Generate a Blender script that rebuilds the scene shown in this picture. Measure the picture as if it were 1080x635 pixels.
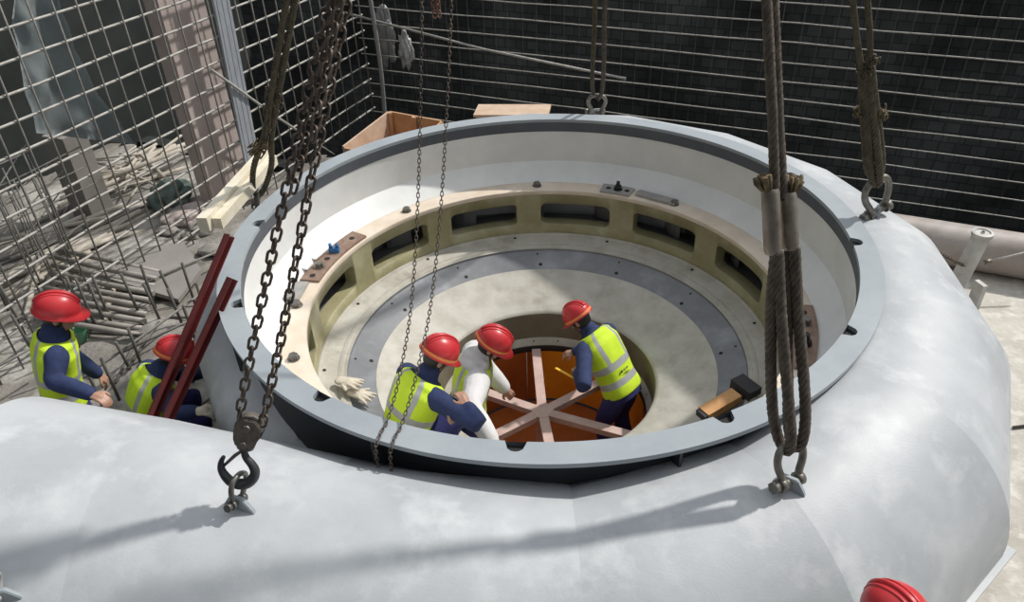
import bpy, bmesh, math, random
import numpy as np
from mathutils import Vector, Matrix, noise
random.seed(7)
PI = math.pi
S = bpy.context.scene
COL = S.collection
for o in list(bpy.data.objects):
    bpy.data.objects.remove(o)

# ------------------------------------------------------------------ camera, sky, sun, exposure
PITCH, ROLL, FPX = 0.6066, -0.0381, 800.0
CAM = Vector((-0.2662, -5.0563, 2.8565))
_fw = Vector((0, math.cos(PITCH), -math.sin(PITCH)))
_r0 = Vector((1, 0, 0))
_u0 = _r0.cross(_fw)
RT = math.cos(ROLL) * _r0 + math.sin(ROLL) * _u0
UP = -math.sin(ROLL) * _r0 + math.cos(ROLL) * _u0
cd = bpy.data.cameras.new('camera')
cam = bpy.data.objects.new('camera', cd)
COL.objects.link(cam)
cam.matrix_world = Matrix(((RT.x, UP.x, -_fw.x, CAM.x), (RT.y, UP.y, -_fw.y, CAM.y), (RT.z, UP.z, -_fw.z, CAM.z), (0, 0, 0, 1)))
cd.sensor_width = 36
cd.lens = FPX / 1080 * 36
cd.clip_start = 0.05
S.camera = cam

def at(px, py, z):
    """world point at height z seen at a pixel of the 1080x635 frame (used to measure positions)"""
    d = (px - 540) / FPX * RT - (py - 317.5) / FPX * UP + _fw
    return CAM + d * ((z - CAM.z) / d.z)

def ray(px, py, dep):
    """world point at a camera depth (used to measure positions)"""
    return CAM + ((px - 540) / FPX * RT - (py - 317.5) / FPX * UP + _fw) * dep

SUN_AZ, SUN_EL = math.radians(31), math.radians(47)
sd = bpy.data.lights.new('sun', 'SUN')
sd.energy = 3.4
sd.angle = math.radians(2.0)
sd.color = (1.0, 0.96, 0.9)
so = bpy.data.objects.new('sun', sd)
COL.objects.link(so)
so.location = (6, 4, 8)
so.rotation_euler = Vector((-math.cos(SUN_EL) * math.cos(SUN_AZ), -math.cos(SUN_EL) * math.sin(SUN_AZ), -math.sin(SUN_EL))).to_track_quat('-Z', 'Y').to_euler()

wd = bpy.data.worlds.new('overcast_sky')
S.world = wd
wd.use_nodes = True
nt = wd.node_tree
bg = nt.nodes['Background']
tc = nt.nodes.new('ShaderNodeTexCoord')
sx = nt.nodes.new('ShaderNodeSeparateXYZ')
rp = nt.nodes.new('ShaderNodeValToRGB')
rp.color_ramp.elements[0].position = 0.0
rp.color_ramp.elements[0].color = (0.13, 0.135, 0.14, 1)
rp.color_ramp.elements[1].position = 0.9
rp.color_ramp.elements[1].color = (0.90, 0.95, 1.0, 1)
nt.links.new(tc.outputs['Generated'], sx.inputs[0])
nt.links.new(sx.outputs['Z'], rp.inputs[0])
mr = nt.nodes.new('ShaderNodeMapRange')      # the sky is brighter towards the open, sunny side of the site
dp = nt.nodes.new('ShaderNodeVectorMath')
dp.operation = 'DOT_PRODUCT'
dp.inputs[1].default_value = (.78, .62, 0)
nt.links.new(tc.outputs['Generated'], dp.inputs[0])
nt.links.new(dp.outputs['Value'], mr.inputs[0])
mr.inputs['From Min'].default_value = -.8
mr.inputs['From Max'].default_value = .6
mr.inputs['To Min'].default_value = .22
mr.inputs['To Max'].default_value = 1.3
sm = nt.nodes.new('ShaderNodeVectorMath')
sm.operation = 'SCALE'
nt.links.new(rp.outputs[0], sm.inputs[0])
nt.links.new(mr.outputs[0], sm.inputs['Scale'])
nt.links.new(sm.outputs[0], bg.inputs[0])
bg.inputs[1].default_value = 0.95

S.view_settings.view_transform = 'Standard'
S.view_settings.look = 'None'
S.view_settings.gamma = 1
S.view_settings.use_curve_mapping = False
S.view_settings.exposure = 0.06

# ------------------------------------------------------------------ materials
def mat(name, col, rough=0.6, metal=0.0, col2=None, scale=6, detail=6, bump=0.0, bscale=40, lo=.35, hi=.65, col3=None, scale3=1.5, lo3=.5, hi3=.7, spec=0.5):
    m = bpy.data.materials.new(name)
    m.use_nodes = True
    t = m.node_tree
    b = t.nodes['Principled BSDF']
    b.inputs['Base Color'].default_value = (*col, 1)
    b.inputs['Roughness'].default_value = rough
    b.inputs['Metallic'].default_value = metal
    b.inputs['Specular IOR Level'].default_value = spec
    co = t.nodes.new('ShaderNodeTexCoord')
    last = None
    def layer(c1, c2, sc, l, h, prev):
        n = t.nodes.new('ShaderNodeTexNoise')
        n.inputs['Scale'].default_value = sc
        n.inputs['Detail'].default_value = detail
        n.inputs['Roughness'].default_value = 0.62
        t.links.new(co.outputs['Object'], n.inputs['Vector'])
        r = t.nodes.new('ShaderNodeMapRange')
        r.inputs['From Min'].default_value = l
        r.inputs['From Max'].default_value = h
        t.links.new(n.outputs[0], r.inputs[0])
        mx = t.nodes.new('ShaderNodeMix')
        mx.data_type = 'RGBA'
        mx.inputs[6].default_value = (*c1, 1)
        mx.inputs[7].default_value = (*c2, 1)
        t.links.new(r.outputs[0], mx.inputs[0])
        if prev is not None:
            t.links.new(prev, mx.inputs[6])
        return mx.outputs[2]
    if col2 is not None:
        last = layer(col, col2, scale, lo, hi, None)
    if col3 is not None:
        last = layer(col, col3, scale3, lo3, hi3, last)
    if last is not None:
        t.links.new(last, b.inputs['Base Color'])
    if bump > 0:
        n = t.nodes.new('ShaderNodeTexNoise')
        n.inputs['Scale'].default_value = bscale
        n.inputs['Detail'].default_value = 5
        t.links.new(co.outputs['Object'], n.inputs['Vector'])
        bp = t.nodes.new('ShaderNodeBump')
        bp.inputs['Strength'].default_value = bump
        bp.inputs['Distance'].default_value = 0.02
        t.links.new(n.outputs[0], bp.inputs['Height'])
        t.links.new(bp.outputs[0], b.inputs['Normal'])
    return m

M = {}
M['casing'] = mat('grey_white_primer', (.47, .49, .51), .50, 0, (.37, .39, .41), 1.8, 7, .05, 90, col3=(.54, .555, .565), scale3=4, lo3=.5, hi3=.72)
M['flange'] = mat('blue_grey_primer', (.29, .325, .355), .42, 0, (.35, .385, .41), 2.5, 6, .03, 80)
M['flange_side'] = mat('shaded_dark_grey', (.03, .036, .04), .5, 0, (.035, .04, .045), 5)  # near-black colour paints in the shade under the flange
M['band'] = mat('bare_machined_band', (.10, .112, .13), .5, .1, (.08, .092, .11), 6)
M['pitwall'] = mat('white_primer', (.80, .81, .80), .27, 0, (.72, .725, .71), 3, 6, .02, 60)
M['creamflat'] = mat('cream_machined_face', (.74, .65, .54), .5, 0, (.64, .53, .42), 4, 7, .05, 60)
M['olive'] = mat('greased_yellow_casting', (.36, .33, .19), .5, 0, (.27, .245, .13), 3, 7, .04, 60, col3=(.46, .43, .29), scale3=2)
M['cream'] = mat('stained_cream_coating', (.50, .48, .425), .6, 0, (.38, .355, .30), 5, 9, .08, 50, lo=.38, hi=.68, col3=(.25, .22, .17), scale3=3.0, lo3=.56, hi3=.80)
M['brownbore'] = mat('dark_brown_bore', (.20, .18, .13), .5, 0, (.15, .132, .09), 4, 7)
M['wear'] = mat('grey_steel_wear_ring', (.19, .195, .205), .42, .2, (.15, .155, .165), 6, 7, .03, 60, col3=(.27, .28, .30), scale3=3)
M['hole'] = mat('dark_hole', (.012, .012, .012), .8)
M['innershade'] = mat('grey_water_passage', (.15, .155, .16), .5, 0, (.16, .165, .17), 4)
M['orange'] = mat('sunlit_orange_primer', (.93, .39, .03), .28, 0, (.84, .30, .02), 2.5, 5)
M['redprimershade'] = mat('red_brown_primer_and_shade', (.42, .125, .03), .26, 0, (.34, .09, .02), 2.5, 5)  # floor primer; on the wall it paints in the shade
M['rubberseal'] = mat('dark_joint', (.02, .022, .025), .6)
M['pinkbar'] = mat('pink_primed_bar', (.58, .43, .385), .6, 0, (.48, .33, .29), 8)
M['steel'] = mat('bolt_steel', (.23, .22, .205), .4, .7, (.14, .13, .12), 20)
M['blacksteel'] = mat('black_bolt', (.03, .03, .035), .4, .5)
M['brownplate'] = mat('rusty_plate', (.20, .12, .085), .6, .2, (.31, .22, .17), 12, 7)
M['shim'] = mat('grey_shim_plate', (.30, .30, .30), .4, .4, (.40, .39, .37), 9)
M['blue'] = mat('blue_plastic', (.03, .15, .36), .5)
M['rope'] = mat('greasy_wire_rope', (.075, .06, .048), .6, .35, (.15, .125, .10), 25, 6, .2, 90)
M['oldrope'] = mat('frayed_wire_rope', (.062, .055, .038), .75, .2, (.13, .11, .07), 20, 6, .3, 90)
M['fray'] = mat('frayed_fibre', (.22, .16, .085), .9, 0, (.08, .065, .04), 30)
M['sleeve'] = mat('aluminium_sleeve', (.36, .32, .275), .45, .6, (.22, .185, .15), 12, 6, .1, 40)
M['chain'] = mat('brown_steel_chain', (.085, .07, .06), .5, .5, (.15, .115, .09), 18)
M['shackle'] = mat('galvanised_shackle', (.26, .25, .225), .45, .6, (.17, .155, .125), 15)
M['darkshackle'] = mat('dark_galvanised_shackle', (.12, .12, .11), .45, .6, (.2, .19, .17), 15)
M['hook'] = mat('black_forged_hook', (.05, .052, .055), .45, .5, (.09, .09, .09), 12)
M['block'] = mat('worn_chain_block', (.13, .115, .10), .5, .5, (.22, .19, .16), 14)
M['rebar'] = mat('grey_rebar', (.46, .45, .42), .65, .1, (.33, .31, .28), 14)
M['rebarmid'] = mat('dull_rebar', (.26, .25, .23), .7, .1, (.17, .16, .145), 14)
M['rebardark'] = mat('dark_rebar', (.10, .095, .088), .75, .2, (.16, .15, .135), 12)
M['rebarblack'] = mat('blackened_rebar', (.035, .035, .034), .8, .1, (.06, .058, .054), 9)
M['wood'] = mat('pale_timber', (.76, .71, .60), .7, 0, (.66, .59, .44), 6, 8, .1, 40)
M['ply'] = mat('orange_plywood', (.44, .235, .12), .7, 0, (.52, .32, .18), 7, 8)
M['plypale'] = mat('pale_plywood', (.58, .44, .33), .7, 0, (.49, .34, .24), 7, 8)
M['redsteel'] = mat('red_oxide_primer', (.14, .02, .02), .5, 0, (.095, .018, .018), 6)
M['concrete'] = mat('site_concrete', (.56, .53, .475), .9, 0, (.42, .39, .345), 2.5, 12, .5, 14, col3=(.68, .65, .59), scale3=7)
M['mud'] = mat('rubble_ground', (.27, .25, .225), .95, 0, (.16, .145, .125), 2.2, 12, .9, 18, col3=(.40, .385, .35), scale3=1.3, lo3=.48, hi3=.6)
M['column'] = mat('pinkish_concrete', (.50, .425, .395), .85, 0, (.42, .35, .325), 2, 8, .1, 40)
M['columngrey'] = mat('grey_concrete', (.29, .27, .25), .85, 0, (.22, .205, .19), 2, 8, .1, 40)
M['galv'] = mat('galvanised_strip', (.46, .49, .53), .4, .3, (.38, .41, .45), 5)
M['pole'] = mat('grey_scaffold_tube', (.36, .34, .31), .6, .2, (.25, .225, .2), 5)
M['stick'] = mat('weathered_timber', (.58, .53, .46), .85, 0, (.40, .36, .30), 5)
M['tarp'] = mat('blue_grey_tarp', (.34, .385, .39), .6, 0, (.27, .31, .315), 2)
M['teal'] = mat('teal_net', (.07, .115, .10), .8, 0, (.12, .14, .12), 9)
M['bigpipe'] = mat('pinkish_steel_pipe', (.43, .385, .355), .55, 0, (.34, .29, .26), 3, 8, .05, 50, col3=(.27, .195, .175), scale3=4, lo3=.62, hi3=.7)
M['postwhite'] = mat('scuffed_white_paint', (.56, .56, .54), .55, 0, (.42, .40, .37), 8)
M['plastic_sheet'] = mat('crumpled_plastic', (.33, .34, .34), .35, 0, (.2, .2, .2), 6)
M['conduit'] = mat('grey_conduit', (.26, .26, .255), .6)
M['red'] = mat('red_helmet_plastic', (.58, .035, .042), .33, 0, (.50, .025, .032), 6)
M['peach'] = mat('orange_reflective_tape', (.85, .27, .08), .4)
M['vest'] = mat('hi_vis_fabric', (.60, .80, .03), .75, 0, (.50, .70, .02), 7, 5, .12, 25)
M['strip'] = mat('silver_reflective_tape', (.40, .41, .41), .4, 0, (.33, .34, .34), 12)
M['navy'] = mat('navy_workwear', (.022, .038, .115), .85, 0, (.014, .024, .075), 10, 6, .25, 22)
M['blueoverall'] = mat('violet_blue_trousers', (.028, .032, .15), .85, 0, (.018, .02, .10), 9, 6, .25, 22)
M['hoodie'] = mat('pale_grey_hoodie', (.66, .65, .65), .9, 0, (.58, .57, .575), 8, 6, .2, 22)
M['white'] = mat('white_sleeve', (.74, .73, .74), .85, 0, (.66, .65, .67), 8)
M['skin'] = mat('skin', (.42, .24, .17), .5, 0, (.37, .2, .14), 12)
M['hair'] = mat('black_hair', (.012, .01, .01), .5)
M['boot'] = mat('black_boot', (.02, .02, .02), .6)
M['glove'] = mat('cream_work_glove', (.66, .60, .50), .9, 0, (.54, .48, .38), 14, 5, .3, 60)
M['eye'] = mat('eye_white', (.7, .68, .65), .3)
M['deskdark'] = mat('dark_rubber_block', (.035, .033, .036), .7)
M['handleorange'] = mat('orange_wood', (.62, .33, .13), .6, 0, (.5, .25, .09), 10)
M['netblack'] = None

def netmat(name, dark, light):
    m = bpy.data.materials.new(name)
    m.use_nodes = True
    t = m.node_tree
    b = t.nodes['Principled BSDF']
    b.inputs['Roughness'].default_value = .85
    co = t.nodes.new('ShaderNodeTexCoord')
    mp = t.nodes.new('ShaderNodeMapping')
    mp.inputs['Rotation'].default_value = (PI / 2, 0, 0)
    br = t.nodes.new('ShaderNodeTexBrick')
    br.inputs['Scale'].default_value = 1.0
    br.inputs['Brick Width'].default_value = .24
    br.inputs['Row Height'].default_value = .17
    br.inputs['Mortar Size'].default_value = .014
    br.inputs['Color1'].default_value = (*dark, 1)
    br.inputs['Color2'].default_value = (*light, 1)
    br.inputs['Mortar Smooth'].default_value = .8
    br.inputs['Mortar'].default_value = (dark[0] * .55, dark[1] * .55, dark[2] * .55, 1)
    t.links.new(co.outputs['Object'], mp.inputs[0])
    t.links.new(mp.outputs[0], br.inputs[0])
    n = t.nodes.new('ShaderNodeTexNoise')
    n.inputs['Scale'].default_value = .55
    n.inputs['Detail'].default_value = 8
    t.links.new(co.outputs['Object'], n.inputs[0])
    r = t.nodes.new('ShaderNodeMapRange')
    r.inputs['From Min'].default_value = .35
    r.inputs['From Max'].default_value = .68
    r.inputs['To Min'].default_value = .35
    r.inputs['To Max'].default_value = 2.0
    t.links.new(n.outputs[0], r.inputs[0])
    mx = t.nodes.new('ShaderNodeMix')
    mx.data_type = 'RGBA'
    mx.blend_type = 'MULTIPLY'
    mx.inputs[0].default_value = 1
    t.links.new(br.outputs[0], mx.inputs[6])
    t.links.new(r.outputs[0], mx.inputs[7])
    t.links.new(mx.outputs[2], b.inputs['Base Color'])
    return m
M['backwall'] = netmat('dark_netted_wall', (.045, .049, .05), (.078, .083, .083))
M['leftwall'] = mat('dark_void_wall', (.012, .016, .015), .9, 0, (.028, .033, .031), 1.2)

# ------------------------------------------------------------------ helpers
WORLD = {}      # object -> world position of its origin
def obj(name, bm, m, parent=None, smooth=False, loc=None, sub=0, bevel=0):
    """link a bmesh (in world coordinates) as one mesh object; children keep their world place"""
    me = bpy.data.meshes.new(name)
    if bevel:
        bmesh.ops.bevel(bm, geom=[e for e in bm.edges if len(e.link_faces) == 2 and e.calc_face_angle(0) > .6], offset=bevel, segments=2, affect='EDGES', clamp_overlap=True)
    org = WORLD[parent] if parent else (Vector(loc) if loc is not None else None)
    if org is None:
        xs = [v.co for v in bm.verts]
        org = Vector(((min(c.x for c in xs) + max(c.x for c in xs)) / 2, (min(c.y for c in xs) + max(c.y for c in xs)) / 2, min(c.z for c in xs)))
    for v in bm.verts:
        v.co -= org
    if smooth:
        for f in bm.faces:
            f.smooth = True
    bm.normal_update()
    bm.to_mesh(me)
    bm.free()
    for mm in (m if isinstance(m, (list, tuple)) else [m]):
        me.materials.append(mm)
    o = bpy.data.objects.new(name, me)
    COL.objects.link(o)
    if parent:
        o.parent = parent
        WORLD[o] = org
    else:
        o.location = org
        WORLD[o] = org
    if smooth == 'auto':
        me.set_sharp_from_angle(angle=math.radians(38))
    return o

def thing(name, loc, label, cat, group=None):
    o = bpy.data.objects.new(name, None)
    o.empty_display_size = .1
    COL.objects.link(o)
    o.location = loc
    WORLD[o] = Vector(loc)
    return tag(o, label, cat, group)

def tag(o, label, cat, group=None, kind=None):
    o['label'] = label
    o['category'] = cat
    if group:
        o['group'] = group
    if kind:
        o['kind'] = kind
    return o

def frame(d, ref=None):
    d = Vector(d).normalized()
    r = Vector(ref) if ref is not None else (Vector((0, 0, 1)) if abs(d.z) < .9 else Vector((1, 0, 0)))
    a = r.cross(d)
    if a.length < 1e-5:
        a = Vector((1, 0, 0)).cross(d)
    a.normalize()
    return a, d.cross(a).normalized(), d

def ring(bm, c, a, b, ra, rb, n, ex=2.0):
    vs = []
    for i in range(n):
        t = 2 * PI * i / n
        ct, st = math.cos(t), math.sin(t)
        if ex != 2.0:
            ct = math.copysign(abs(ct) ** (2 / ex), ct)
            st = math.copysign(abs(st) ** (2 / ex), st)
        vs.append(bm.verts.new(Vector(c) + a * (ra * ct) + b * (rb * st)))
    return vs

def bridge(bm, r1, r2, mi=0):
    n = len(r1)
    fs = []
    for i in range(n):
        f = bm.faces.new((r1[i], r1[(i + 1) % n], r2[(i + 1) % n], r2[i]))
        f.material_index = mi
        fs.append(f)
    return fs

def tube(bm, pts, rad, n=10, cap=True, ref=None, mi=0):
    """tube along points; rad may be one value or one per point"""
    pts = [Vector(p) for p in pts]
    m = len(pts)
    rr = rad if isinstance(rad, (list, tuple)) else [rad] * m
    prev = None
    a0 = None
    first = None
    for i, p in enumerate(pts):
        d = (pts[min(i + 1, m - 1)] - pts[max(i - 1, 0)])
        if d.length < 1e-9:
            d = Vector((0, 0, 1))
        d.normalize()
        if a0 is None:
            a0, b0, _ = frame(d, ref)
        else:
            a0 = (a0 - d * a0.dot(d)).normalized()
            b0 = d.cross(a0).normalized()
        r = ring(bm, p, a0, b0, rr[i], rr[i], n)
        if prev:
            for f in bridge(bm, prev, r, mi):
                f.smooth = True
        else:
            first = r
        prev = r
    if cap:
        f = bm.faces.new(list(reversed(first))); f.material_index = mi
        f = bm.faces.new(prev); f.material_index = mi
    return bm

def box(bm, c, sx, sy, sz, ax=None, ay=None, az=None, mi=0):
    """box centred at c with half... full sizes along given axes"""
    ax = Vector(ax or (1, 0, 0)).normalized()
    ay = Vector(ay or (0, 1, 0)).normalized()
    az = Vector(az).normalized() if az is not None else ax.cross(ay).normalized()
    c = Vector(c)
    v = [bm.verts.new(c + ax * (sx / 2 * i) + ay * (sy / 2 * j) + az * (sz / 2 * k)) for i, j, k in
         ((-1, -1, -1), (1, -1, -1), (1, 1, -1), (-1, 1, -1), (-1, -1, 1), (1, -1, 1), (1, 1, 1), (-1, 1, 1))]
    for q in ((3, 2, 1, 0), (4, 5, 6, 7), (0, 1, 5, 4), (1, 2, 6, 5), (2, 3, 7, 6), (3, 0, 4, 7)):
        f = bm.faces.new([v[i] for i in q])
        f.material_index = mi
    return v

def bar(bm, p0, p1, w, h, up=(0, 0, 1), mi=0):
    p0, p1 = Vector(p0), Vector(p1)
    a, b, d = frame(p1 - p0, up)
    box(bm, (p0 + p1) / 2, w, h, (p1 - p0).length, a, b, d, mi)

def lathe(bm, prof, n=160, a0=0.0, a1=2 * PI, mats=None, c=(0, 0)):
    """profile of (r, z) turned about the vertical axis; mats = material index per profile segment"""
    full = abs(a1 - a0 - 2 * PI) < 1e-6
    cols = []
    for i in range(n if full else n + 1):
        t = a0 + (a1 - a0) * i / n
        cols.append([bm.verts.new((c[0] + r * math.cos(t), c[1] + r * math.sin(t), z)) for r, z in prof])
    k = len(cols)
    for i in range(k if full else k - 1):
        A, B = cols[i], cols[(i + 1) % k]
        for j in range(len(prof) - 1):
            f = bm.faces.new((A[j], B[j], B[j + 1], A[j + 1]))
            f.smooth = True
            if mats:
                f.material_index = mats[j]
    return bm

def hexbolt(bm, p, r=.045, h=.04, ang=0, stud=False):
    p = Vector(p)
    X, Y, Z = Vector((math.cos(ang), math.sin(ang), 0)), Vector((-math.sin(ang), math.cos(ang), 0)), Vector((0, 0, 1))
    a = ring(bm, p, X, Y, r * 1.25, r * 1.25, 18); b = ring(bm, p + Z * .008, X, Y, r * 1.25, r * 1.25, 18)
    bridge(bm, a, b); bm.faces.new(b)
    a = ring(bm, p + Z * .008, X, Y, r, r, 6); b = ring(bm, p + Z * (h - .006), X, Y, r, r, 6); c = ring(bm, p + Z * h, X, Y, r * .86, r * .86, 6)
    bridge(bm, a, b); bridge(bm, b, c); bm.faces.new(c)
    if stud:
        a = ring(bm, p + Z * h, X, Y, r * .55, r * .55, 12); b = ring(bm, p + Z * (h + .04), X, Y, r * .5, r * .5, 12)
        bridge(bm, a, b); bm.faces.new(b)

def pol(r, deg, z=0.0):
    t = math.radians(deg)
    return Vector((r * math.cos(t), r * math.sin(t), z))

def smoothpath(pts, n=8):
    """Catmull-Rom through the points"""
    P = [Vector(p) for p in pts]
    out = []
    for i in range(len(P) - 1):
        p0 = P[max(i - 1, 0)]; p1 = P[i]; p2 = P[i + 1]; p3 = P[min(i + 2, len(P) - 1)]
        for k in range(n):
            t = k / n
            out.append(.5 * ((2 * p1) + (p2 - p0) * t + (2 * p0 - 5 * p1 + 4 * p2 - p3) * t * t + (3 * p1 - p0 - 3 * p2 + p3) * t ** 3))
    out.append(P[-1])
    return out

# ------------------------------------------------------------------ setting: ground and walls
GZ = -1.9
K = Vector((-2.55, 7.6, 0))                       # corner of the two mesh fences
DL = Vector((math.cos(math.radians(247.5)), math.sin(math.radians(247.5)), 0))   # left fence runs from the corner to the near left
DB = Vector((math.cos(math.radians(-25)), math.sin(math.radians(-25)), 0))       # back fence runs from the corner to the right
NB = Vector((-DB.y, DB.x, 0))                     # away from the ring
NL = Vector((DL.y, -DL.x, 0))
if NL.x > 0: NL = -NL

EDGE = Vector((4.64, 2.40, 0))                     # ground cut at an added pit edge under the big pipe
bm = bmesh.new()
xs = [-12 + i * .16 for i in range(int(22 / .16))]
ys = [-7 + i * .16 for i in range(int(20 / .16))]
g = {}
for i, x in enumerate(xs):
    for j, y in enumerate(ys):
        rough = min(1, max(0, (-1.9 - x) / .6))
        if (Vector((x, y, 0)) - EDGE).dot(NB) > 0: continue
        q_ = Vector((x, y, 0)) - K
        if q_.dot(NL) > .05 and q_.dot(DL) < 2.3: continue
        h = noise.fractal(Vector((x * .9, y * .9, 3)), 1.0, 2.0, 5) * .10 * rough + noise.fractal(Vector((x * 3, y * 3, 1)), 1.0, 2.0, 4) * .035 * rough
        h += .16 * math.exp(-((x + 3.9) ** 2 + (y - .9) ** 2) / .8) + .09 * math.exp(-((x + 3.55) ** 2 + (y + .8) ** 2) / .25)
        if (x * x + y * y) < 1.6 ** 2: h = -1.6
        g[i, j] = bm.verts.new((x, y, GZ + h))
for i in range(len(xs) - 1):
    for j in range(len(ys) - 1):
        if not all(k in g for k in ((i, j), (i + 1, j), (i + 1, j + 1), (i, j + 1))): continue
        f = bm.faces.new((g[i, j], g[i + 1, j], g[i + 1, j + 1], g[i, j + 1]))
        f.material_index = 1 if xs[i] < -1.5 else 0
        f.smooth = True
gr = obj('floor', bm, [M['concrete'], M['mud']], loc=(0, 0, GZ))
gr['kind'] = 'structure'

def wallslab(name, p0, d, L, z0, z1, th, m, away):
    b_ = bmesh.new()
    box(b_, (0, 0, 0), L, th, z1 - z0)
    me_o = obj(name, b_, m, loc=(0, 0, 0))
    me_o.location = Vector(p0) + d * (L / 2) + away * (th / 2) + Vector((0, 0, (z0 + z1) / 2))
    me_o.rotation_euler = (0, 0, math.atan2(d.y, d.x))
    me_o['kind'] = 'structure'
    return me_o
wallslab('wall_back', K + NB * 3.2 - DB * 9, DB, 30, -7.0, .85, .3, M['backwall'], NB)
bm = bmesh.new()
box(bm, (0, 0, 0), 34, 9, .2)
pf = obj('floor_added_pit', bm, M['leftwall'], loc=(0, 0, 0))  # pit added behind the fence: dark backdrop that casts no shadow on the ground
pf.location = EDGE + NB * 4.3 + Vector((0, 0, -7.0)); pf.rotation_euler = (0, 0, math.atan2(DB.y, DB.x)); pf['kind'] = 'structure'
bm = bmesh.new()
box(bm, (0, 0, 0), 34, .25, 5.0)
pe = obj('wall_added_pit', bm, M['leftwall'], loc=(0, 0, 0))
pe.location = EDGE - NB * .16 + Vector((0, 0, -4.6)); pe.rotation_euler = (0, 0, math.atan2(DB.y, DB.x)); pe['kind'] = 'structure'
wallslab('wall_left', K + NL * 3.6 - DL * 1.5, DL, 16, -7.0, 3.2, .3, M['leftwall'], NL)

# ------------------------------------------------------------------ spiral case
case = thing('spiral_case', (0, 0, GZ), 'huge grey white primed steel spiral casing with a raised round flange, filling the pit', 'spiral casing')
ST = []                                             # (centre, in-plane outward direction, radius)
for x, y, r, z in ((-7.5, -2.60, .95, -.90), (-3.55, -2.48, .97, -.87), (-3.05, -2.40, 1.05, -.80), (-2.3, -2.46, 1.01, -.905), (-1.2, -2.68, .94, -.955)):
    ST.append((Vector((x, y, z)), Vector((0, -1, 0)), r))
SEC = [(-90, 2.74, .87, -1.0), (-67.5, 2.68, .86, -.94), (-45, 2.62, .82, -.84), (-22.5, 2.57, .76, -.785), (0, 2.53, .69, -.715), (22.5, 2.47, .61, -.635),
       (45, 2.43, .58, -.605), (67.5, 2.4, .57, -.59), (90, 2.37, .53, -.55), (112.5, 2.33, .50, -.52), (135, 2.3, .47, -.50), (157.5, 2.29, .44, -.48),
       (180, 2.28, .42, -.50), (195, 2.27, .40, -.54), (210, 2.25, .37, -.66), (225, 2.22, .34, -.82), (238, 2.2, .30, -.98)]
for d, a, r, z in SEC:
    t = math.radians(d)
    ST.append((Vector((a * math.cos(t), a * math.sin(t), z)), Vector((math.cos(t), math.sin(t), 0)), r))
bm = bmesh.new()
NS = 72
rings = []
for c, d, r in ST:
    vs = []
    for k in range(NS):
        th = 2 * PI * k / NS
        p = c + d * (r * math.cos(th)) + Vector((0, 0, r * math.sin(th)))
        q = math.hypot(p.x, p.y)
        if q < 2.31:
            p.x *= 2.31 / q; p.y *= 2.31 / q
        vs.append(bm.verts.new(p))
    rings.append(vs)
for i in range(len(rings) - 1):
    for f in bridge(bm, rings[i], rings[i + 1]):
        f.smooth = True
for R_ in rings:
    for i in range(NS):
        e = bm.edges.get((R_[i], R_[(i + 1) % NS]))
        if e: e.smooth = False
shell = obj('casing_shell', bm, M['casing'], case)
bm = bmesh.new()
bar(bm, pol(3.45, -43.5, -.84), pol(3.50, -66, -.93), .075, .022)
obj('stiffener_plate', bm, M['casing'], case, bevel=.003)
# flange ring with scalloped bolt recesses round its inner edge
bm = bmesh.new()
N = 720
notch = [-158, -127, -97, -68, -38, -9, 20, 173]
top_o, top_i, bot_o, bot_i = [], [], [], []
for i in range(N):
    dg = 360 * i / N
    ri = 2.24
    for nn_ in notch:
        dd = (dg - nn_ + 180) % 360 - 180
        s = abs(math.radians(dd)) * 2.26
        if s < .052:
            ri = max(ri, 2.262 + math.sqrt(.052 ** 2 - s * s))
    top_o.append(bm.verts.new(pol(2.395, dg, 0))); top_i.append(bm.verts.new(pol(ri, dg, 0)))
    bot_o.append(bm.verts.new(pol(2.395, dg, -.03))); bot_i.append(bm.verts.new(pol(ri, dg, -.03)))
for i in range(N):
    j = (i + 1) % N
    for q, s in (((top_i[i], top_o[i], top_o[j], top_i[j]), False), ((top_o[i], bot_o[i], bot_o[j], top_o[j]), True), ((bot_o[i], bot_i[i], bot_i[j], bot_o[j]), False), ((bot_i[i], top_i[i], top_i[j], bot_i[j]), False)):
        f = bm.faces.new(q); f.smooth = False
fl = obj('flange', bm, M['flange'], case)
bm = bmesh.new()
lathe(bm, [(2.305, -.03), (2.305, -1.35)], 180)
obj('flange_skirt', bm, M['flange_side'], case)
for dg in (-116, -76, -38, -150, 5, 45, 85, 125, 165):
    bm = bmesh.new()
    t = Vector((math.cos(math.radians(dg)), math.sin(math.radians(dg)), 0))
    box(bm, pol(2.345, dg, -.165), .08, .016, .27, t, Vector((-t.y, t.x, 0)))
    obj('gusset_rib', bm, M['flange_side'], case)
bm = bmesh.new()
lathe(bm, [(2.244, -.002), (2.241, -.01), (2.24, -.125), (2.245, -.13), (2.248, -.45), (2.20, -.50), (2.085, -.615), (2.085, -.70)], 240, mats=[0, 0, 0, 1, 1, 1, 1])
for f in bm.faces: f.normal_flip()
pwo = obj('pit_wall', bm, [M['band'], M['pitwall']], case)
pwo.data.set_sharp_from_angle(angle=math.radians(15))
bm = bmesh.new()
lathe(bm, [(2.33, -.031), (2.246, -.031)], 180)
obj('recess_floor', bm, M['hole'], case)

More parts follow.
